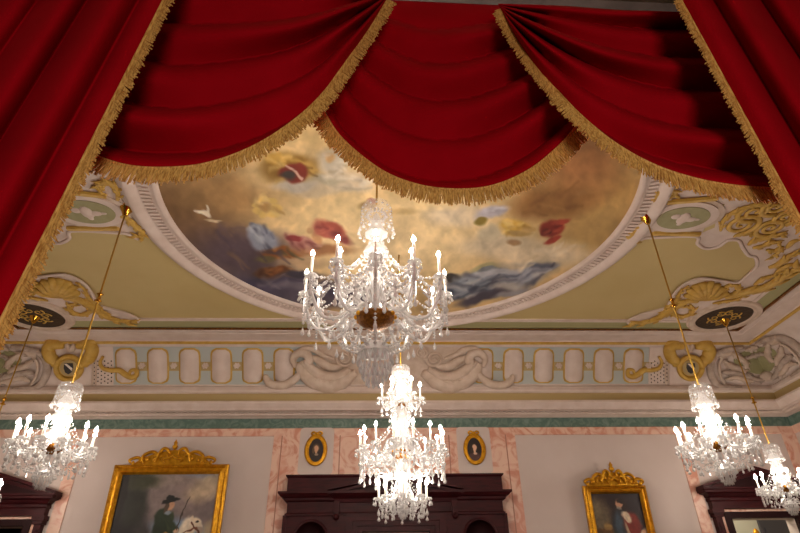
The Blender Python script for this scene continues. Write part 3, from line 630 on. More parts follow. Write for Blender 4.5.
# central doorcase with attic, niches and low pediment
cd = thing('mahogany_doorcase', 'broad dark mahogany doorcase with attic, low pediment and two arched niches', 'doorcase', (XO, D, FL))
def P(mb, nm, mt, sm=False): mb.v = [(x-XO, y-D, z-FL) for x, y, z in mb.v]; return mb.build(nm, mt, cd, sm)
yf = D-.30
at = MB().box((XO-1.975, yf, 1.80), (XO+1.975, D, 2.06)); profile_run(at, XO-1.975, XO+1.975, yf, [(0, 2.05), (.03, 2.07), (.04, 2.10)]); P(at, 'attic', 'wood')
P(profile_run(MB(), XO-1.975, XO+1.975, yf, [(0, 1.64), (.03, 1.66), (.04, 1.70), (.09, 1.72), (.12, 1.755), (.14, 1.765), (.14, 1.80), (0, 1.81)]), 'cornice', 'wood')
P(profile_run(MB(), XO-1.95, XO+1.95, yf+.02, [(0, 1.40), (.03, 1.41), (.03, 1.44), (0, 1.46), (0, 1.65)]), 'frieze', 'wood')
pd_ = MB()
pd_.slab([(XO-1.16, yf-.10, 1.80), (XO+1.16, yf-.10, 1.80), (XO, yf-.10, 2.02)], (0, 1, 0), .10); P(pd_, 'pediment', 'wood_dark_and_shade')  # dark face, shade of the pediment recess put into the colour
rk = MB()
for q in (-1, 1):
    for dz, th, pr in ((0.01, .07, .24), (-.05, .06, .17)):
        pts = [(XO+q*1.22, yf-pr, 1.79+dz), (XO, yf-pr, 2.02+dz), (XO, yf-pr, 2.02+dz+th), (XO+q*1.22, yf-pr, 1.79+dz+th*.6)]
        rk.slab(pts if q > 0 else pts[::-1], (0, 1, 0), pr)
P(rk, 'raking_cornice', 'wood')
P(profile_run(MB(), XO-1.10, XO+1.10, yf-.02, [(0, 1.62), (.02, 1.68), (.09, 1.72), (.14, 1.76), (.14, 1.80)]), 'breakfront_cornice', 'wood')
for q in (-1, 1):
    cn = MB(); cn.box((XO+q*1.06-.05, yf-.08, 1.38), (XO+q*1.06+.05, yf, 1.64)); cn.ball((XO+q*1.06, yf-.06, 1.38), .055, 10, 6); P(cn, 'console', 'wood')
    # niche bay: front panel with an arched hole, and a half-round recess with shade put into its colour
    ncx = XO+q*1.50; R = .29; zc = 1.04; nb = MB(); x0, x1 = ncx-.44, ncx+.44; n = 20
    arc = [(ncx+R*math.cos(PI*k/n), zc+R*math.sin(PI*k/n)) for k in range(n+1)]
    out = []
    for k in range(n+1):
        a = PI*k/n; ca, sa = math.cos(a), math.sin(a); t = min(.44/abs(ca) if abs(ca) > 1e-6 else 9, .40/sa if sa > 1e-6 else 9); out.append((ncx+ca*t, zc+sa*t))
    nb.grid([[(x, yf+.02, z) for x, z in arc], [(x, yf+.02, z) for x, z in out]])
    for sx in (-1, 1): nb.add([(ncx+sx*R, yf+.02, FL), (ncx+sx*.44, yf+.02, FL), (ncx+sx*.44, yf+.02, zc), (ncx+sx*R, yf+.02, zc)], [(0, 1, 2, 3)])
    P(nb, 'niche_surround', 'wood')
    P(MB().tube([(x, yf+.015, z) for x, z in [(arc[0][0], FL)]+arc+[(arc[-1][0], FL)]], .025, 6), 'niche_arch', 'wood')
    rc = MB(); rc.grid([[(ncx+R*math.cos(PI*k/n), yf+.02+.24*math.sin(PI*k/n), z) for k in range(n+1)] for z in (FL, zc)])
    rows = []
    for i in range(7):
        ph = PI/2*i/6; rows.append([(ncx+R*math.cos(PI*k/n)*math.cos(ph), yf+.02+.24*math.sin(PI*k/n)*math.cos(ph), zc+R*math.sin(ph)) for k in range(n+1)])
    rc.grid(rows); P(rc, 'niche_recess', 'wood_dark_and_shade', True)
    P(MB().box((XO+q*1.975-.035, yf+.01, FL), (XO+q*1.975+.035, D, 1.42)), 'side_panel', 'wood')
    st = MB(); a, b = sorted((XO+q*.86, XO+q*1.06)); st.box((a, yf, FL), (b, D, 1.42)); st.box((a+.05, yf-.02, FL), (b-.05, yf+.01, 1.2)); P(st, 'stile', 'wood')
for w0, w1, z0, z1, y in ((.77, .88, 1.31, 1.42, .07), (.69, .77, 1.23, 1.31, .035), (.60, .69, 1.15, 1.23, .005)):
    ar = MB()
    for q in (-1, 1): a, b = sorted((XO+q*w0, XO+q*w1)); ar.box((a, yf-y, FL), (b, D-.01, z0))
    ar.box((XO-w1, yf-y, z0), (XO+w1, D-.01, z1)); P(ar, 'architrave', 'wood')
# lantern top in the dark room beyond
lt = thing('crystal_lantern', 'crystal lantern top glimpsed in the dark opening of the central doorcase', 'lantern', (.17, 12.2, .7))
MB().lathe([(.21, 0), (.21, .2), (.19, .28), (.12, .34), (.03, .36)], 20, flute=.04).build('glass_dome', 'crystal', lt); dr = MB()
for k in range(18): dr.drop((.2*math.cos(k*PI/9), .2*math.sin(k*PI/9), 0), .02, .08)
dr.build('pendant_drops', 'crystal', lt)
MB().tube([(0, 0, .35), (0, 0, 2.38)], .01).build('rod', 'rod', lt)

# ---------------------------------------------------------------- pictures
def picture(name, label, c, w, h, tilt, paint_fn, frame_w, crest_h, nx=220, ny=240):
    o = thing(name, label, 'painting', c); o.rotation_euler = (tilt, 0, 0)      # c: bottom centre at the wall
    prof = [(0, 0), (0, .07), (.25, .10), (.4, .07), (.6, .075), (.8, .10), (1, .05), (1, .02)]
    rows = []
    for f, d in prof: a = frame_w*f; rows.append([(-w/2+a, -d, a), (w/2-a, -d, a), (w/2-a, -d, h-a), (-w/2+a, -d, h-a), (-w/2+a, -d, a)])
    MB().grid(rows).build('frame', 'gild', o)
    g = frame_w*.95; xx, zz = np.meshgrid(np.linspace(-w/2+g, w/2-g, nx), np.linspace(h-g, g, ny))
    painted('canvas', xx, np.full_like(xx, -.03), zz, paint_fn((xx+w/2)/w, (h-zz)/w), 'paint', o)
    cr = MB(); cw = w*(.34 if w > 1.5 else .42)
    cr.slab([(-cw*1.05, -.02, h-.01), (cw*1.05, -.02, h-.01), (cw*.8, -.02, h+crest_h*.35), (cw*.4, -.02, h+crest_h*.62), (0, -.02, h+crest_h*.75), (-cw*.4, -.02, h+crest_h*.62), (-cw*.8, -.02, h+crest_h*.35)][::-1], (0, -1, 0), .05)
    cr.build('crest_board', 'gild', o)
    rl = random.Random(3)
    def crest_scroll(pts, r): P_ = catmull(pts, 6); MB().tube(P_, [r*(.5+.5*math.sin(PI*(i+.5)/len(P_))) for i in range(len(P_))], 8).build('crest_scroll', 'gild', o, True)
    for q in (-1, 1):
        crest_scroll([(q*cw*1.05, -.09, h+.02), (q*cw*1.1, -.1, h+crest_h*.22), (q*cw*.92, -.1, h+crest_h*.34), (q*cw*.78, -.1, h+crest_h*.22), (q*cw*.88, -.11, h+crest_h*.1)], .03)
        crest_scroll([(q*cw*.75, -.09, h+.02), (q*cw*.78, -.1, h+crest_h*.4), (q*cw*.58, -.1, h+crest_h*.62), (q*cw*.42, -.1, h+crest_h*.5), (q*cw*.52, -.11, h+crest_h*.36)], .032)
        crest_scroll([(q*cw*.45, -.09, h+.03), (q*cw*.40, -.1, h+crest_h*.45), (q*cw*.28, -.1, h+crest_h*.78), (q*cw*.15, -.1, h+crest_h*.7), (q*cw*.12, -.1, h+crest_h*.5)], .032)
        crest_scroll([(q*cw*.2, -.1, h+.03), (q*cw*.25, -.11, h+crest_h*.25), (q*cw*.1, -.11, h+crest_h*.3), (0, -.11, h+crest_h*.45)], .025)
        lf = MB()
        for k in range(6):
            x = q*cw*(.15+.17*k); z = h+crest_h*(.62-.1*k)*rl.uniform(.5, 1); lf.ball((x, -.1, z), .035, 7, 5, (1, .6, 1.2))
        lf.build('crest_leaf', 'gild', o, True)
    MB().lathe([(.0, 0), (.04, .02), (.055, .06), (.03, .10), (.04, .13), (.015, .17), (0, .2)], 8, (0, -.09, h+crest_h*.72)).build('finial', 'gild', o, True)
    dn = MB()
    for k in range(int(w/.045)): x = -w/2+.03+k*.045; dn.ball((x, -.105, h-frame_w*.25), .014, 5, 4)
    for sx in (-1, 1):
        for k in range(int(h/.045)): dn.ball((sx*(w/2-frame_w*.25), -.105, .03+k*.045), .014, 5, 4)
    tag(dn.build('frame_beading', 'gild', o), kind='stuff'); return o
def rider(u, v):     # u,v 0..1 across the width, v down
    c = Canvas(u*100, v*100, (112, 102, 102), warp=2.5, wf=.12, seed=4); B = c.blob
    B(60, 25, 40, 18, (138, 124, 122), .7); B(45, 12, 20, 6, (150, 136, 128), .6); B(90, 12, 16, 10, (176, 160, 136), .6); B(75, 6, 14, 5, (140, 140, 150), .6); B(80, 24, 14, 8, (190, 170, 144), .5); B(90, 40, 14, 12, (120, 108, 108), .6); B(60, 52, 20, 8, (126, 150, 178), .6); B(86, 60, 14, 9, (110, 150, 190), .5); B(94, 52, 10, 7, (180, 160, 130), .5)
    B(14, 50, 20, 34, (34, 32, 34), .4); B(24, 34, 10, 16, (40, 42, 36), .4); B(25, 14, 16, 7, (60, 62, 44), .5); B(10, 12, 12, 8, (54, 54, 40), .5); B(12, 24, 3, 22, (30, 26, 24), .4); B(34, 58, 8, 10, (58, 54, 54), .5); B(20, 90, 40, 20, (60, 52, 40), .5)
    # horse
    B(42, 66, 17, 8, (206, 190, 160), .18); B(60, 72, 18, 11, (198, 180, 152), .2); B(71, 56, 7, 14, (222, 208, 184), .2, rot=.35); B(78, 48, 7, 4.5, (222, 208, 186), .2, rot=.75); B(82, 53, 3, 3.5, (168, 150, 136), .25); B(74, 43, 1.2, 3, (214, 196, 170), .2); B(69, 51, 4, 10, (236, 224, 204), .35, rot=.4); B(79.3, 46.5, 1, .8, (40, 30, 26), .3)
    c.line(36, 72, 33, 100, 4, 2.2, (196, 178, 150)); c.line(46, 74, 48, 100, 4, 2, (180, 162, 136)); c.line(70, 78, 74, 100, 4, 2, (206, 190, 164)); c.line(28, 66, 22, 92, 2.5, 3.5, (222, 210, 186)); B(62, 64, 8, 5, (150, 70, 36), .25); B(42, 62, 8, 4, (150, 84, 50), .3); c.line(75, 46, 82, 55, .7, .7, (90, 50, 30)); c.line(80, 51, 60, 60, .6, .6, (110, 60, 34))
    # rider
    B(52, 53, 8.5, 14, (38, 50, 36), .18); B(50, 43, 7, 8, (44, 58, 42), .2); B(56, 46, 3, 7, (58, 72, 48), .3); c.line(54, 60, 57, 78, 5, 3, (34, 40, 30)); c.line(57, 78, 58, 86, 2.6, 2.4, (30, 24, 20)); c.line(52, 42, 62, 52, 2.6, 2, (48, 62, 44)); B(62, 53, 2, 1.6, (206, 170, 140), .3); B(55, 33.5, 3, 3.8, (204, 160, 130), .25); B(51.5, 35, 2, 4.5, (84, 70, 58), .3); B(54, 29, 7.5, 2, (26, 28, 28), .2, rot=-.2); B(54, 27, 4, 2.4, (28, 30, 30), .2); B(54, 39, 2.5, 1.8, (140, 156, 170), .3); c.line(62, 52, 70, 26, .5, .4, (70, 60, 54)); B(54, 55, 3, 1, (170, 130, 60), .3)
    c.tex(.25, .14, 5); return c.c
def sitter(u, v):
    c = Canvas(u*100, v*100, (44, 30, 30), warp=2.5, wf=.12, seed=9); B = c.blob
    B(20, 44, 17, 26, (104, 92, 72), .5); B(14, 34, 8, 12, (120, 108, 84), .6); B(80, 20, 30, 20, (36, 26, 32), .6); B(24, 66, 22, 6, (96, 66, 34), .4); B(30, 58, 6, 5, (150, 120, 70), .4)
    B(54, 30, 11, 12, (44, 28, 24), .3); B(53, 26, 5.5, 7, (204, 154, 122), .2); B(56, 22, 7, 3.5, (40, 26, 22), .3); B(53, 33, 4, 2.4, (190, 170, 150), .3)
    B(52, 60, 14, 26, (48, 54, 62), .3); B(48, 55, 5, 16, (66, 82, 96), .4); B(68, 56, 13, 18, (128, 40, 30), .25, rot=-.3); B(62, 45, 6, 9, (214, 196, 170), .25, rot=-.5); B(80, 76, 5, 15, (206, 186, 158), .3, rot=.45); B(40, 88, 16, 9, (104, 40, 28), .4); B(72, 84, 9, 9, (40, 36, 40), .4); B(62, 92, 14, 5, (150, 126, 80), .4); B(38, 72, 4, 2, (206, 160, 130), .3); B(84, 66, 3, 2, (206, 160, 130), .3)
    B(62, 74, 2.5, 22, (180, 160, 130), .4, rot=-.25); c.tex(.3, .18, 6); return c.c
picture('framed_painting', 'large gilt-framed painting of a rider in dark green coat on a white horse', (-3.99, D-.02, -.55), 2.10, 2.88, .035, rider, .17, .36)
picture('framed_painting', 'smaller gilt-framed dark portrait of a seated sitter in red and white robes', (4.30, D-.02, .10), 1.20, 1.80, .035, sitter, .14, .33, 160, 220)
def oval(label, cx, cz, skin, hair, coat, collar, seed):
    o = thing('oval_portrait', label, 'portrait', (cx, D-.04, cz), 'small oval portraits'); n = 40; rows = []
    for d, y in ((.0, .0), (.01, .05), (-.02, .075), (-.045, .05), (-.055, .065), (-.075, .02)): rows.append([((.21+d)*math.cos(2*PI*k/n), -y, (.29+d)*math.sin(2*PI*k/n)) for k in range(n+1)])
    MB().grid(rows).build('frame', 'gild', o, True)
    r = np.linspace(.01, 1, 46)[:, None]; a = np.linspace(0, 2*PI, 90)[None, :]; x = .15*r*np.cos(a); z = .23*r*np.sin(a)
    c = Canvas(x*100, -z*100, (36, 24, 22), warp=.6, wf=.3, seed=seed); B = c.blob
    B(0, 18, 15, 12, coat, .25); B(0, -4, 6.5, 8, hair, .3); B(0, -3, 4.6, 6.2, skin, .2); B(0, 4, 2.0, 2.5, skin, .3); B(1, 8, 3.6, 2.4, collar, .35); B(-5, 1, 2.4, 6, hair, .4)
    painted('canvas', x, np.full_like(x, -.025), z, c.c, 'paint', o)
    for q in (-1, 1): P_ = catmull([(0, -.06, .285), (q*.05, -.07, .335), (q*.10, -.06, .32), (q*.08, -.06, .285), (q*.03, -.06, .29)], 6); MB().tube(P_, .018, 7).build('bow_loop', 'gild', o, True)
    mb = MB(); mb.ball((0, -.06, .31), .03, 8, 6); mb.build('bow_knot', 'gild', o, True); return o
oval('small gilt oval portrait of a man in dark coat, nearer the rider painting', -1.35, 2.60, (206, 158, 124), (96, 72, 52), (40, 32, 30), (150, 130, 112), 1)
oval('small gilt oval portrait of a woman in pale bodice, nearer the robed sitter', 1.725, 2.60, (222, 178, 148), (58, 38, 28), (84, 56, 52), (216, 180, 156), 2)

# ---------------------------------------------------------------- chandeliers
def crys(mb, nm, par): return mb.build(nm, 'crystal', par)
def chandelier(label, x, y, zbot, ztop_dome, dome, tiers, stem, finial, knobs=(), cup=True, group=None):
    """dome (r, h); tiers: n, r, tip, bowl z, bowl r, candle len, phase; stem: list of (r, z); all z absolute"""
    o = thing('crystal_chandelier', label, 'chandelier', (x, y, zbot), group)
    Z = lambda z: z-zbot
    MB().tube([(0, 0, Z(ztop_dome)-.02), (0, 0, Z(HC))], .011, 8).build('rod', 'rod', o, True)
    if cup: MB().lathe([(.0, -.16), (.03, -.15), (.05, -.10), (.085, -.05), (.10, 0)], 18, (0, 0, Z(HC))).build('ceiling_cup', 'brass', o, True)
    for kz in knobs: MB().lathe([(.01, -.07), (.045, -.05), (.02, -.03), (.02, .02), (.04, .04), (.01, .06)], 12, (0, 0, Z(kz))).build('rod_knob', 'brass', o, True)
    R, H = dome; zt = Z(ztop_dome)
    dm = MB().lathe([(R*1.04, zt-H), (R, zt-H*.97), (R*.97, zt-H*.55), (R*.95, zt-H*.3), (R*.82, zt-H*.12), (R*.5, zt-.02), (.02, zt)], 24, flute=.03); dm.build('dome', 'thin', o)
    dd = MB(); n = 16
    for k in range(n):
        w = 2*PI*k/n
        for q in range(3): dd.bead((R*.9*math.cos(w), R*.9*math.sin(w), zt-H*(.3+.22*q)), R*.075)
        dd.drop((R*1.05*math.cos(w), R*1.05*math.sin(w), zt-H*.98), R*.11, R*.42)
        dd.drop((R*.55*math.cos(w+.2), R*.55*math.sin(w+.2), zt-H*.35), R*.09, R*.4)
    tag(crys(dd, 'dome_drops', o), kind='stuff')
    crys(MB().lathe([(r, Z(z)) for r, z in stem], 16, flute=.05), 'stem', o)
    for T in tiers:
        n, r, tip, zb, rb, cl, ph = T['n'], T['r'], T['tip'], T['bowl'], T['rb'], T['cl'], T.get('ph', 0)
        if rb > 0:
            MB().lathe([(.02, Z(zb)-rb*.62), (rb*.55, Z(zb)-rb*.5), (rb*.9, Z(zb)-rb*.2), (rb, Z(zb)), (rb*1.03, Z(zb)+.02), (rb*.4, Z(zb)+.05), (.03, Z(zb)+.06)], 24).build('gilt_bowl', 'giltbowl', o, True)
            gl = MB()
            for k in range(12): w = 2*PI*k/12; gl.ball((rb*1.03*math.cos(w), rb*1.03*math.sin(w), Z(zb)+.015), rb*.13, 7, 5)
            tag(gl.build('bowl_beading', 'gild', o, True), kind='stuff')
        zp = tip-cl-.055                                     # drip pan height
        k_ = r/.65
        path = catmull([(rb*.8, 0, Z(zb)+.03), (r*.36, 0, Z(zb)+.05*k_), (r*.55, 0, Z(zb)-.07*k_), (r*.80, 0, Z(zb)-.10*k_), (r*.97, 0, (Z(zb)+Z(zp))/2-.04*k_), (r, 0, Z(zp))], 6)
        am = MB().tube(path, .016*T.get('th', 1), 7).mesh('arm', 'crystal', True)
        pan = MB().lathe([(.012, -.02), (.03, -.015), (.055, 0), (.062, .012), (.03, .008), (.012, .02)], 12, (r, 0, Z(zp)), flute=.05).mesh('drip_pan', 'crystal')
        can = MB().lathe([(.014, .01), (.014, cl), (.009, cl+.008)], 9, (r, 0, Z(zp))).mesh('candle', 'candle', True)
        blb = MB().lathe([(.007, cl), (.018, cl+.012), (.021, cl+.026), (.013, cl+.046), (.002, cl+.066)], 7, (r, 0, Z(zp))).mesh('bulb', 'bulb', True)
        rich = T.get('rich', 1); dr = MB()
        for k in range(7): w = 2*PI*k/7; dr.bead((r+.058*math.cos(w), .058*math.sin(w), Z(zp)-.005), .012); dr.drop((r+.058*math.cos(w), .058*math.sin(w), Z(zp)-.018), .014, .06)
        dr.drop((r, 0, Z(zp)-.10), .02, .09)
        drm = dr.mesh('pendant_drops', 'crystal')
        strings = []
        st = MB().string((T['sr'], 0, Z(T['sz'])), (r-.04, 0, Z(zp)+.015), T.get('sag', .10), max(9, int(r*26)), .011*T.get('bs', 1)); strings.append(st.mesh('bead_string', 'crystal'))
        st = MB().string((r, 0, Z(zp)-.03), (r*math.cos(2*PI/n), r*math.sin(2*PI/n), Z(zp)-.03), .13*k_**.5, max(8, int(r*22)), .012*T.get('bs', 1)); mid = Vector((r*math.cos(PI/n)**2, r*math.cos(PI/n)*math.sin(PI/n), Z(zp)-.03-.13*k_**.5)); st.drop(mid, .018, .09); strings.append(st.mesh('bead_string', 'crystal'))
        st = MB().string((r*.9, 0, Z(zp)-.08), (T['lr'], 0, Z(T['lz'])), .14*k_**.5, max(9, int(r*30)), .012*T.get('bs', 1)); st.drop((r*.62, 0, (Z(zp)-.08+Z(T['lz']))/2-.14*k_**.5), .02 if rich else .013, .10 if rich else .06); strings.append(st.mesh('bead_string', 'crystal'))
        if rich: st = MB().string((r, 0, Z(zp)-.03), (r*math.cos(2*PI/n), r*math.sin(2*PI/n), Z(zp)-.03), .24*k_**.5, max(10, int(r*26)), .012*T.get('bs', 1)); mid.z -= .11*k_**.5; st.drop(mid, .02, .10); strings.append(st.mesh('bead_string', 'crystal'))
        st = MB()
        for k in range(6 if rich else 2): st.bead((r*.99, 0, Z(zp)-.16-.028*k*k_), .012*T.get('bs', 1))
        st.drop((r*.99, 0, Z(zp)-.16-(.17 if rich else .06)*k_), .02, .10 if rich else .06); strings.append(st.mesh('bead_string', 'crystal'))
        st = MB().string((T['sr']*.8, 0, Z(T['sz'])-.1*k_), (r*.5, 0, Z(zp)-.02), .07*k_, max(7, int(r*16)), .012*T.get('bs', 1)); st.drop((r*.5, 0, Z(zp)-.03), .02, .11); strings.append(st.mesh('bead_string', 'crystal'))
        for k in range(n):
            a = link('arm', am, o); a.rotation_euler = (0, 0, ph+2*PI*k/n)
            for nm, me in (('drip_pan', pan), ('candle', can), ('bulb', blb), ('pendant_drops', drm)): link(nm, me, a)
            for me in strings: link('bead_string', me, a)['kind'] = 'stuff'
        if T.get('mid', 1):                                  # short inner arms carrying spires
            sp = MB(); sp.tube(catmull([(rb*.5, 0, Z(zb)+.05), (r*.22, 0, Z(zb)+.16*k_), (r*.34, 0, Z(zb)+.20*k_), (r*.42, 0, Z(zb)+.10*k_), (r*.46, 0, Z(zb)+.02)], 5), .011, 6); sp.drop((r*.46, 0, Z(zb)+.01), .02, .11); sp.drop((r*.34, 0, Z(zb)+.12*k_), .016, .08)
            sm = sp.mesh('crystal_spray', 'crystal')
            for k in range(n): a = link('crystal_spray', sm, o); a.rotation_euler = (0, 0, ph+2*PI*(k+.5)/n)
    # hanging bag below
    ft, fr, fb = finial                                      # top z, radius, bottom z
    h = ft-fb
    crys(MB().lathe([(fr*.25, Z(ft)), (fr*.75, Z(ft)-h*.10), (fr*.9, Z(ft)-h*.22), (fr*1.0, Z(ft)-h*.30), (fr*.5, Z(ft)-h*.32), (.02, Z(ft)-h*.3)], 20, flute=.05), 'finial_bell', o)
    bd = MB()
    for q, (rf, zf, cnt) in enumerate(((1.0, .30, 22), (.85, .46, 18), (.68, .62, 14), (.45, .75, 9))):
        for k in range(cnt): w = 2*PI*(k+.5*q)/cnt; bd.drop((fr*rf*math.cos(w), fr*rf*math.sin(w), Z(ft)-h*zf), fr*.09, h*.24)
    bd.ball((0, 0, Z(fb)+.025), .025, 8, 6)
    tag(crys(bd, 'finial_drops', o), kind='stuff')
    crys(MB().tube([(0, 0, Z(ft)-h*.9), (0, 0, Z(tiers[-1]['bowl']))], .014, 8), 'lower_stem', o)
    return o
chandelier('largest nearest crystal chandelier hanging before the mural, gilt bowl seen from below', -.19, 4.7, 1.66, 3.72, (.175, .36),
    [dict(n=6, r=.40, tip=3.0, bowl=2.62, rb=0, cl=.21, sr=.08, sz=3.15, lr=.09, lz=2.5, sag=.05, bs=1.3, ph=PI/6, rich=0),
     dict(n=12, r=.685, tip=2.87, bowl=2.33, rb=.18, cl=.225, sr=.10, sz=3.08, lr=.10, lz=2.02, sag=.12, th=1.05, bs=1.45, ph=0)],
    [(.03, 3.55), (.06, 3.42), (.09, 3.34), (.12, 3.30), (.06, 3.26), (.05, 3.2), (.11, 3.12), (.13, 3.06), (.06, 3.0), (.05, 2.92), (.085, 2.8), (.10, 2.7), (.07, 2.58), (.05, 2.48), (.08, 2.42)], (2.10, .16, 1.66))
chandelier('three-tiered crystal chandelier hanging before the mahogany central doorcase', .14, 7.0, .87, 2.78, (.13, .24),
    [dict(n=6, r=.25, tip=2.53, bowl=2.22, rb=.06, cl=.16, sr=.06, sz=2.6, lr=.05, lz=2.06, sag=.04, mid=1, rich=0),
     dict(n=14, r=.52, tip=1.90, bowl=1.62, rb=.13, cl=.19, sr=.08, sz=2.05, lr=.08, lz=1.40, sag=.06, th=1.1, bs=1.2),
     dict(n=8, r=.285, tip=1.30, bowl=1.10, rb=.05, cl=.15, sr=.05, sz=1.42, lr=.05, lz=1.03, sag=.05, rich=0)],
    [(.03, 2.6), (.06, 2.5), (.09, 2.42), (.05, 2.35), (.07, 2.28), (.05, 2.2), (.09, 2.1), (.12, 2.02), (.08, 1.92), (.10, 1.82), (.12, 1.72), (.08, 1.66), (.05, 1.55), (.07, 1.45), (.09, 1.38), (.06, 1.28), (.04, 1.12)], (1.04, .07, .87), cup=False)
side = dict(tiers=None)
def side_chandelier(label, x, y, dz, knobs, cup):
    z = lambda v: v+dz
    return chandelier(label, x, y, z(1.03), z(2.14), (.13, .25),
        [dict(n=12, r=.365, tip=z(1.665), bowl=z(1.43), rb=.10, cl=.165, sr=.07, sz=z(1.80), lr=.06, lz=z(1.27), sag=.05, bs=.95, ph=.2, rich=0, th=.85, mid=0)],
        [(.03, z(2.02)), (.05, z(1.96)), (.08, z(1.92)), (.10, z(1.88)), (.05, z(1.85)), (.07, z(1.8)), (.10, z(1.74)), (.05, z(1.66)), (.07, z(1.58)), (.05, z(1.48)), (.06, z(1.45))], (z(1.25), .095, z(1.03)), knobs, cup, 'crystal chandeliers along the side walls')
side_chandelier('crystal chandelier on a brass rod between the rider painting and its corner doorcase', -3.485, 5.88, 0, (3.19,), True)
side_chandelier('crystal chandelier on a brass rod between the robed sitter painting and its doorcase', 3.51, 5.95, 0, (3.19,), True)
side_chandelier('crystal chandelier cut by the picture edge, hanging from the dark medallion above the slate door', 6.36, 9.13, .10, (2.98,), True)
side_chandelier('crystal chandelier almost wholly outside the frame, hanging from the half-hidden dark medallion', -6.32, 9.09, .10, (2.98,), True)

# ---------------------------------------------------------------- stage drapery
YC = 2.2
def resample(pts, n):
    P = [Vector((*p, 0)) for p in pts]; P = catmull(P, 12) if len(P) > 2 else [P[0].lerp(P[1], k/24) for k in range(25)]
    L = [0]
    for a, b in zip(P, P[1:]): L.append(L[-1]+(b-a).length)
    out = []; i = 0
    for k in range(n):
        d = L[-1]*k/(n-1)
        while i < len(P)-2 and L[i+1] < d: i += 1
        t = (d-L[i])/max(1e-9, L[i+1]-L[i]); q = P[i].lerp(P[i+1], t); out.append((q.x, q.y))
    return out
def cloth(T, H, Y, fold, nr=110, ns=90):       # sheet between top line T and hem H; fold(r, s) pushes it toward the viewer
    T = resample(T, ns); H = resample(H, ns); rows = []
    for i in range(nr):
        r = i/(nr-1); row = []
        for k in range(ns):
            s = k/(ns-1); q = r
            u = T[k][0]*(1-q)+H[k][0]*q; v = T[k][1]*(1-q)+H[k][1]*q; row.append(onY(u, v, Y-fold(r, s)))
        rows.append(row)
    return rows
def fringe_on(edge, out_dir, length, dens, parent, off=.012, seed=1):
    rn = random.Random(seed); E_ = [Vector(p) for p in edge]; L = [0]
    for a, b in zip(E_, E_[1:]): L.append(L[-1]+(b-a).length)
    n = int(L[-1]*dens); mb = MB(); hd = MB(); i = 0; hp = []
    for k in range(n):
        d = L[-1]*(k+.5)/n
        while i < len(L)-2 and L[i+1] < d: i += 1
        t = (d-L[i])/max(1e-9, L[i+1]-L[i]); p = E_[i].lerp(E_[i+1], t); tg = (E_[i+1]-E_[i]).normalized()
        nrm = tg.cross(Vector((0, 1, 0))); nrm = nrm if nrm.dot(Vector(out_dir)) > 0 else -nrm
        dr = (nrm*.75+Vector((0, 0, -.6))+Vector((rn.uniform(-.09, .09), rn.uniform(-.2, .05), rn.uniform(-.07, .06)))).normalized()
        l = length*rn.uniform(.8, 1.08); q = p+Vector((0, -off, 0)); bend = Vector((rn.uniform(-.004, .004), -.006, -.006))
        mb.tube([q, q+dr*l*.5+bend*.5, q+dr*l+bend], [.0038, .0046, .0036], 4)
        if k % 2 == 0: hp.append(q+Vector((0, -.003, 0)))
    hd.tube(hp, .0065, 6)
    f = tag(mb.build('fringe', 'fringe', parent), kind='stuff'); hd.build('braid', 'fringe', parent, True); return f
def drape(name, label, cat, rows, edge, out_dir, flen, group=None, seed=1, dens=250):
    base = Vector(rows[-1][len(rows[0])//2]); o = thing(name, label, cat, base, group)
    c = MB().grid([[p-base for p in r] for r in rows]).build('cloth', 'red', o, True)
    sd = c.modifiers.new('thickness', 'SOLIDIFY'); sd.thickness = .006; sd.offset = 0
    fringe_on([p-base for p in edge], out_dir, flen, dens, o, seed=seed); return o
def pleat(x):                                   # soft ridge, tight valley
    return abs(math.sin(PI*x))**.8
def roll(x):                                    # swag roll: quick rise below the crease, slow fall
    return math.sin(PI*(x-math.floor(x))**.45)
def fold_c(r, s):
    w = 4*s*(1-s); ph = .12*math.sin(7*s+2)+.10*math.sin(3*s)
    a = .11+.17*(1-w)**1.5*min(1, 8*w)+.03*w
    return a*env(5.2*r**.85+ph, s, 3)*roll(5.2*r**.85+ph)*min(1, r*6)+.05*w*r
def env(x, s, seed):                             # each roll swells and dies along its own length
    i = math.floor(x); h = lambda k: math.sin(k*12.9898+seed*4.1)*43758.5453 % 1
    return .5+.8*(.5+.5*math.sin(s*(3.2+3*h(i))+6.28*h(i+.5)))
T = [(384, 0), (446, 3), (510, 6)]
HC_ = [(322, 110), (342, 140), (380, 171), (416, 186), (452, 191), (490, 188), (528, 172), (560, 146), (580, 122)]
rc_ = cloth(T, HC_, YC+.40, fold_c)
drape('curtain_swag', 'middle red swag hanging lowest between the two outer swags, gold fringe', 'swag', rc_, rc_[-1], (0, 0, -1), .112, 'red fringed swags', 2)
def fold_l(r, s):
    ph = .25*math.sin(2.4*s+1)+.1*math.sin(6*s)
    a = .13+.12*(1-s)**1.3*s**.2+.03*s**2
    return .04+a*env(5.0*r**.9+ph, s, 8)*roll(5.0*r**.9+ph)*min(1, (1-s)*8+.15)+.05*r*(1-s)*s*4
TL = [(40, -90), (130, -42), (220, -34), (320, -24), (392, -14)]
HL = [(60, 140), (95, 157), (130, 168), (170, 170), (210, 165), (255, 148), (295, 122), (325, 93), (352, 54), (372, 24), (386, 0)]
rl_ = cloth(TL, HL, YC+.12, fold_l)
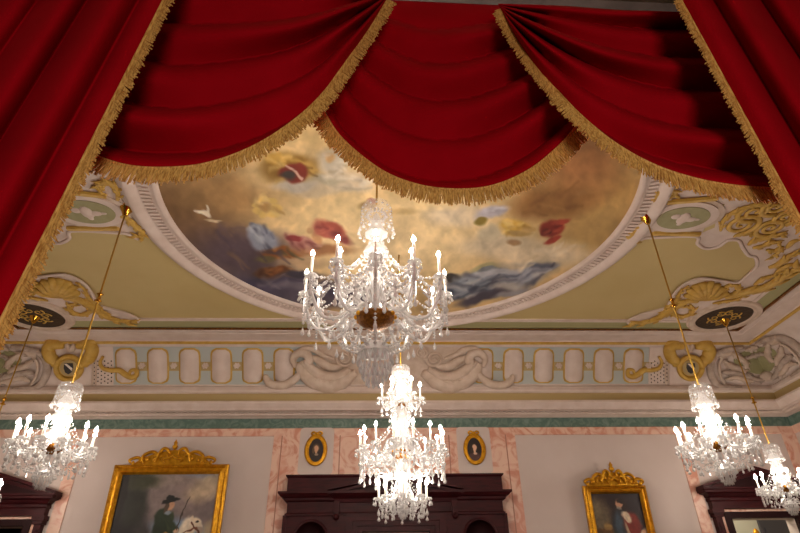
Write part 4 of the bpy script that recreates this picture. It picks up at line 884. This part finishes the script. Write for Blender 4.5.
drape('curtain_swag', 'red swag beside the rider painting side curtain, falling from upper centre, gold fringe', 'swag', rl_, rl_[-1], (.6, 0, -1), .095, 'red fringed swags', 3)
def fold_r(r, s): return fold_l(r, 1-s)
TR = [(498, 4), (560, 6), (640, 11), (730, 8), (850, -30)]
HR = [(502, 10), (514, 34), (532, 62), (556, 92), (585, 122), (618, 148), (655, 168), (695, 181), (735, 188), (775, 190), (810, 188)]
rr_ = cloth(TR, HR, YC+.12, fold_r)
drape('curtain_swag', 'red swag beneath the canopy rail on the robed sitter side, gold fringe', 'swag', rr_, rr_[-1], (-.6, 0, -1), .095, 'red fringed swags', 4)
def fold_v(n, seed):
    rn = random.Random(seed); c = [rn.uniform(-.3, .3) for _ in range(4)]
    def f(r, s):
        x = n*s+c[0]*math.sin(4*s)+.25*math.sin(3*r+c[1])*s*(1-s)
        return .02+(.12+.04*math.sin(9*s+c[2]))*pleat(x)*min(1, (1-s)*10+.2)+.012*math.sin(13*s+3*r)
    return f
TV = [(-140, -60), (20, -60), (196, -60)]; HV = [(-1142, 900), (-648, 900), (-288, 900)]
rows = cloth(TV, HV, 1.90, fold_v(7.6, 5), 110, 150)
drape('stage_curtain', 'long red curtain with gold fringe, hanging on the rider painting side', 'curtain', rows, [r[-1] for r in rows], (1, 0, -.3), .075, 'long red side curtains', 5)
TV = [(646, -60), (820, -60), (1000, -60)]; HV = [(1166, 900), (1571, 900), (2043, 900)]
fv = fold_v(7.6, 8); rows = cloth(TV, HV, 1.90, lambda r, s: fv(r, 1-s), 110, 150)
drape('stage_curtain', 'long red curtain with gold fringe, hanging on the robed sitter side', 'curtain', rows, [r[0] for r in rows], (-1, 0, -.3), .068, 'long red side curtains', 6)
pts = [onY(u, v, YC+.62) for u, v in ((-60, -12), (390, 5), (500, 9), (680, 17), (870, 26))]
rb = MB(); F_ = Vector((0, -.12, 0)); U_ = Vector((0, 0, .24))
rb.grid([[p+F_+U_ for p in pts], [p+F_ for p in pts], [p for p in pts], [p+U_ for p in pts], [p+F_+U_ for p in pts]])
tag(rb.build('canopy_rail', 'rail'), 'dark grey brown canopy rail above the red swags', 'rail')
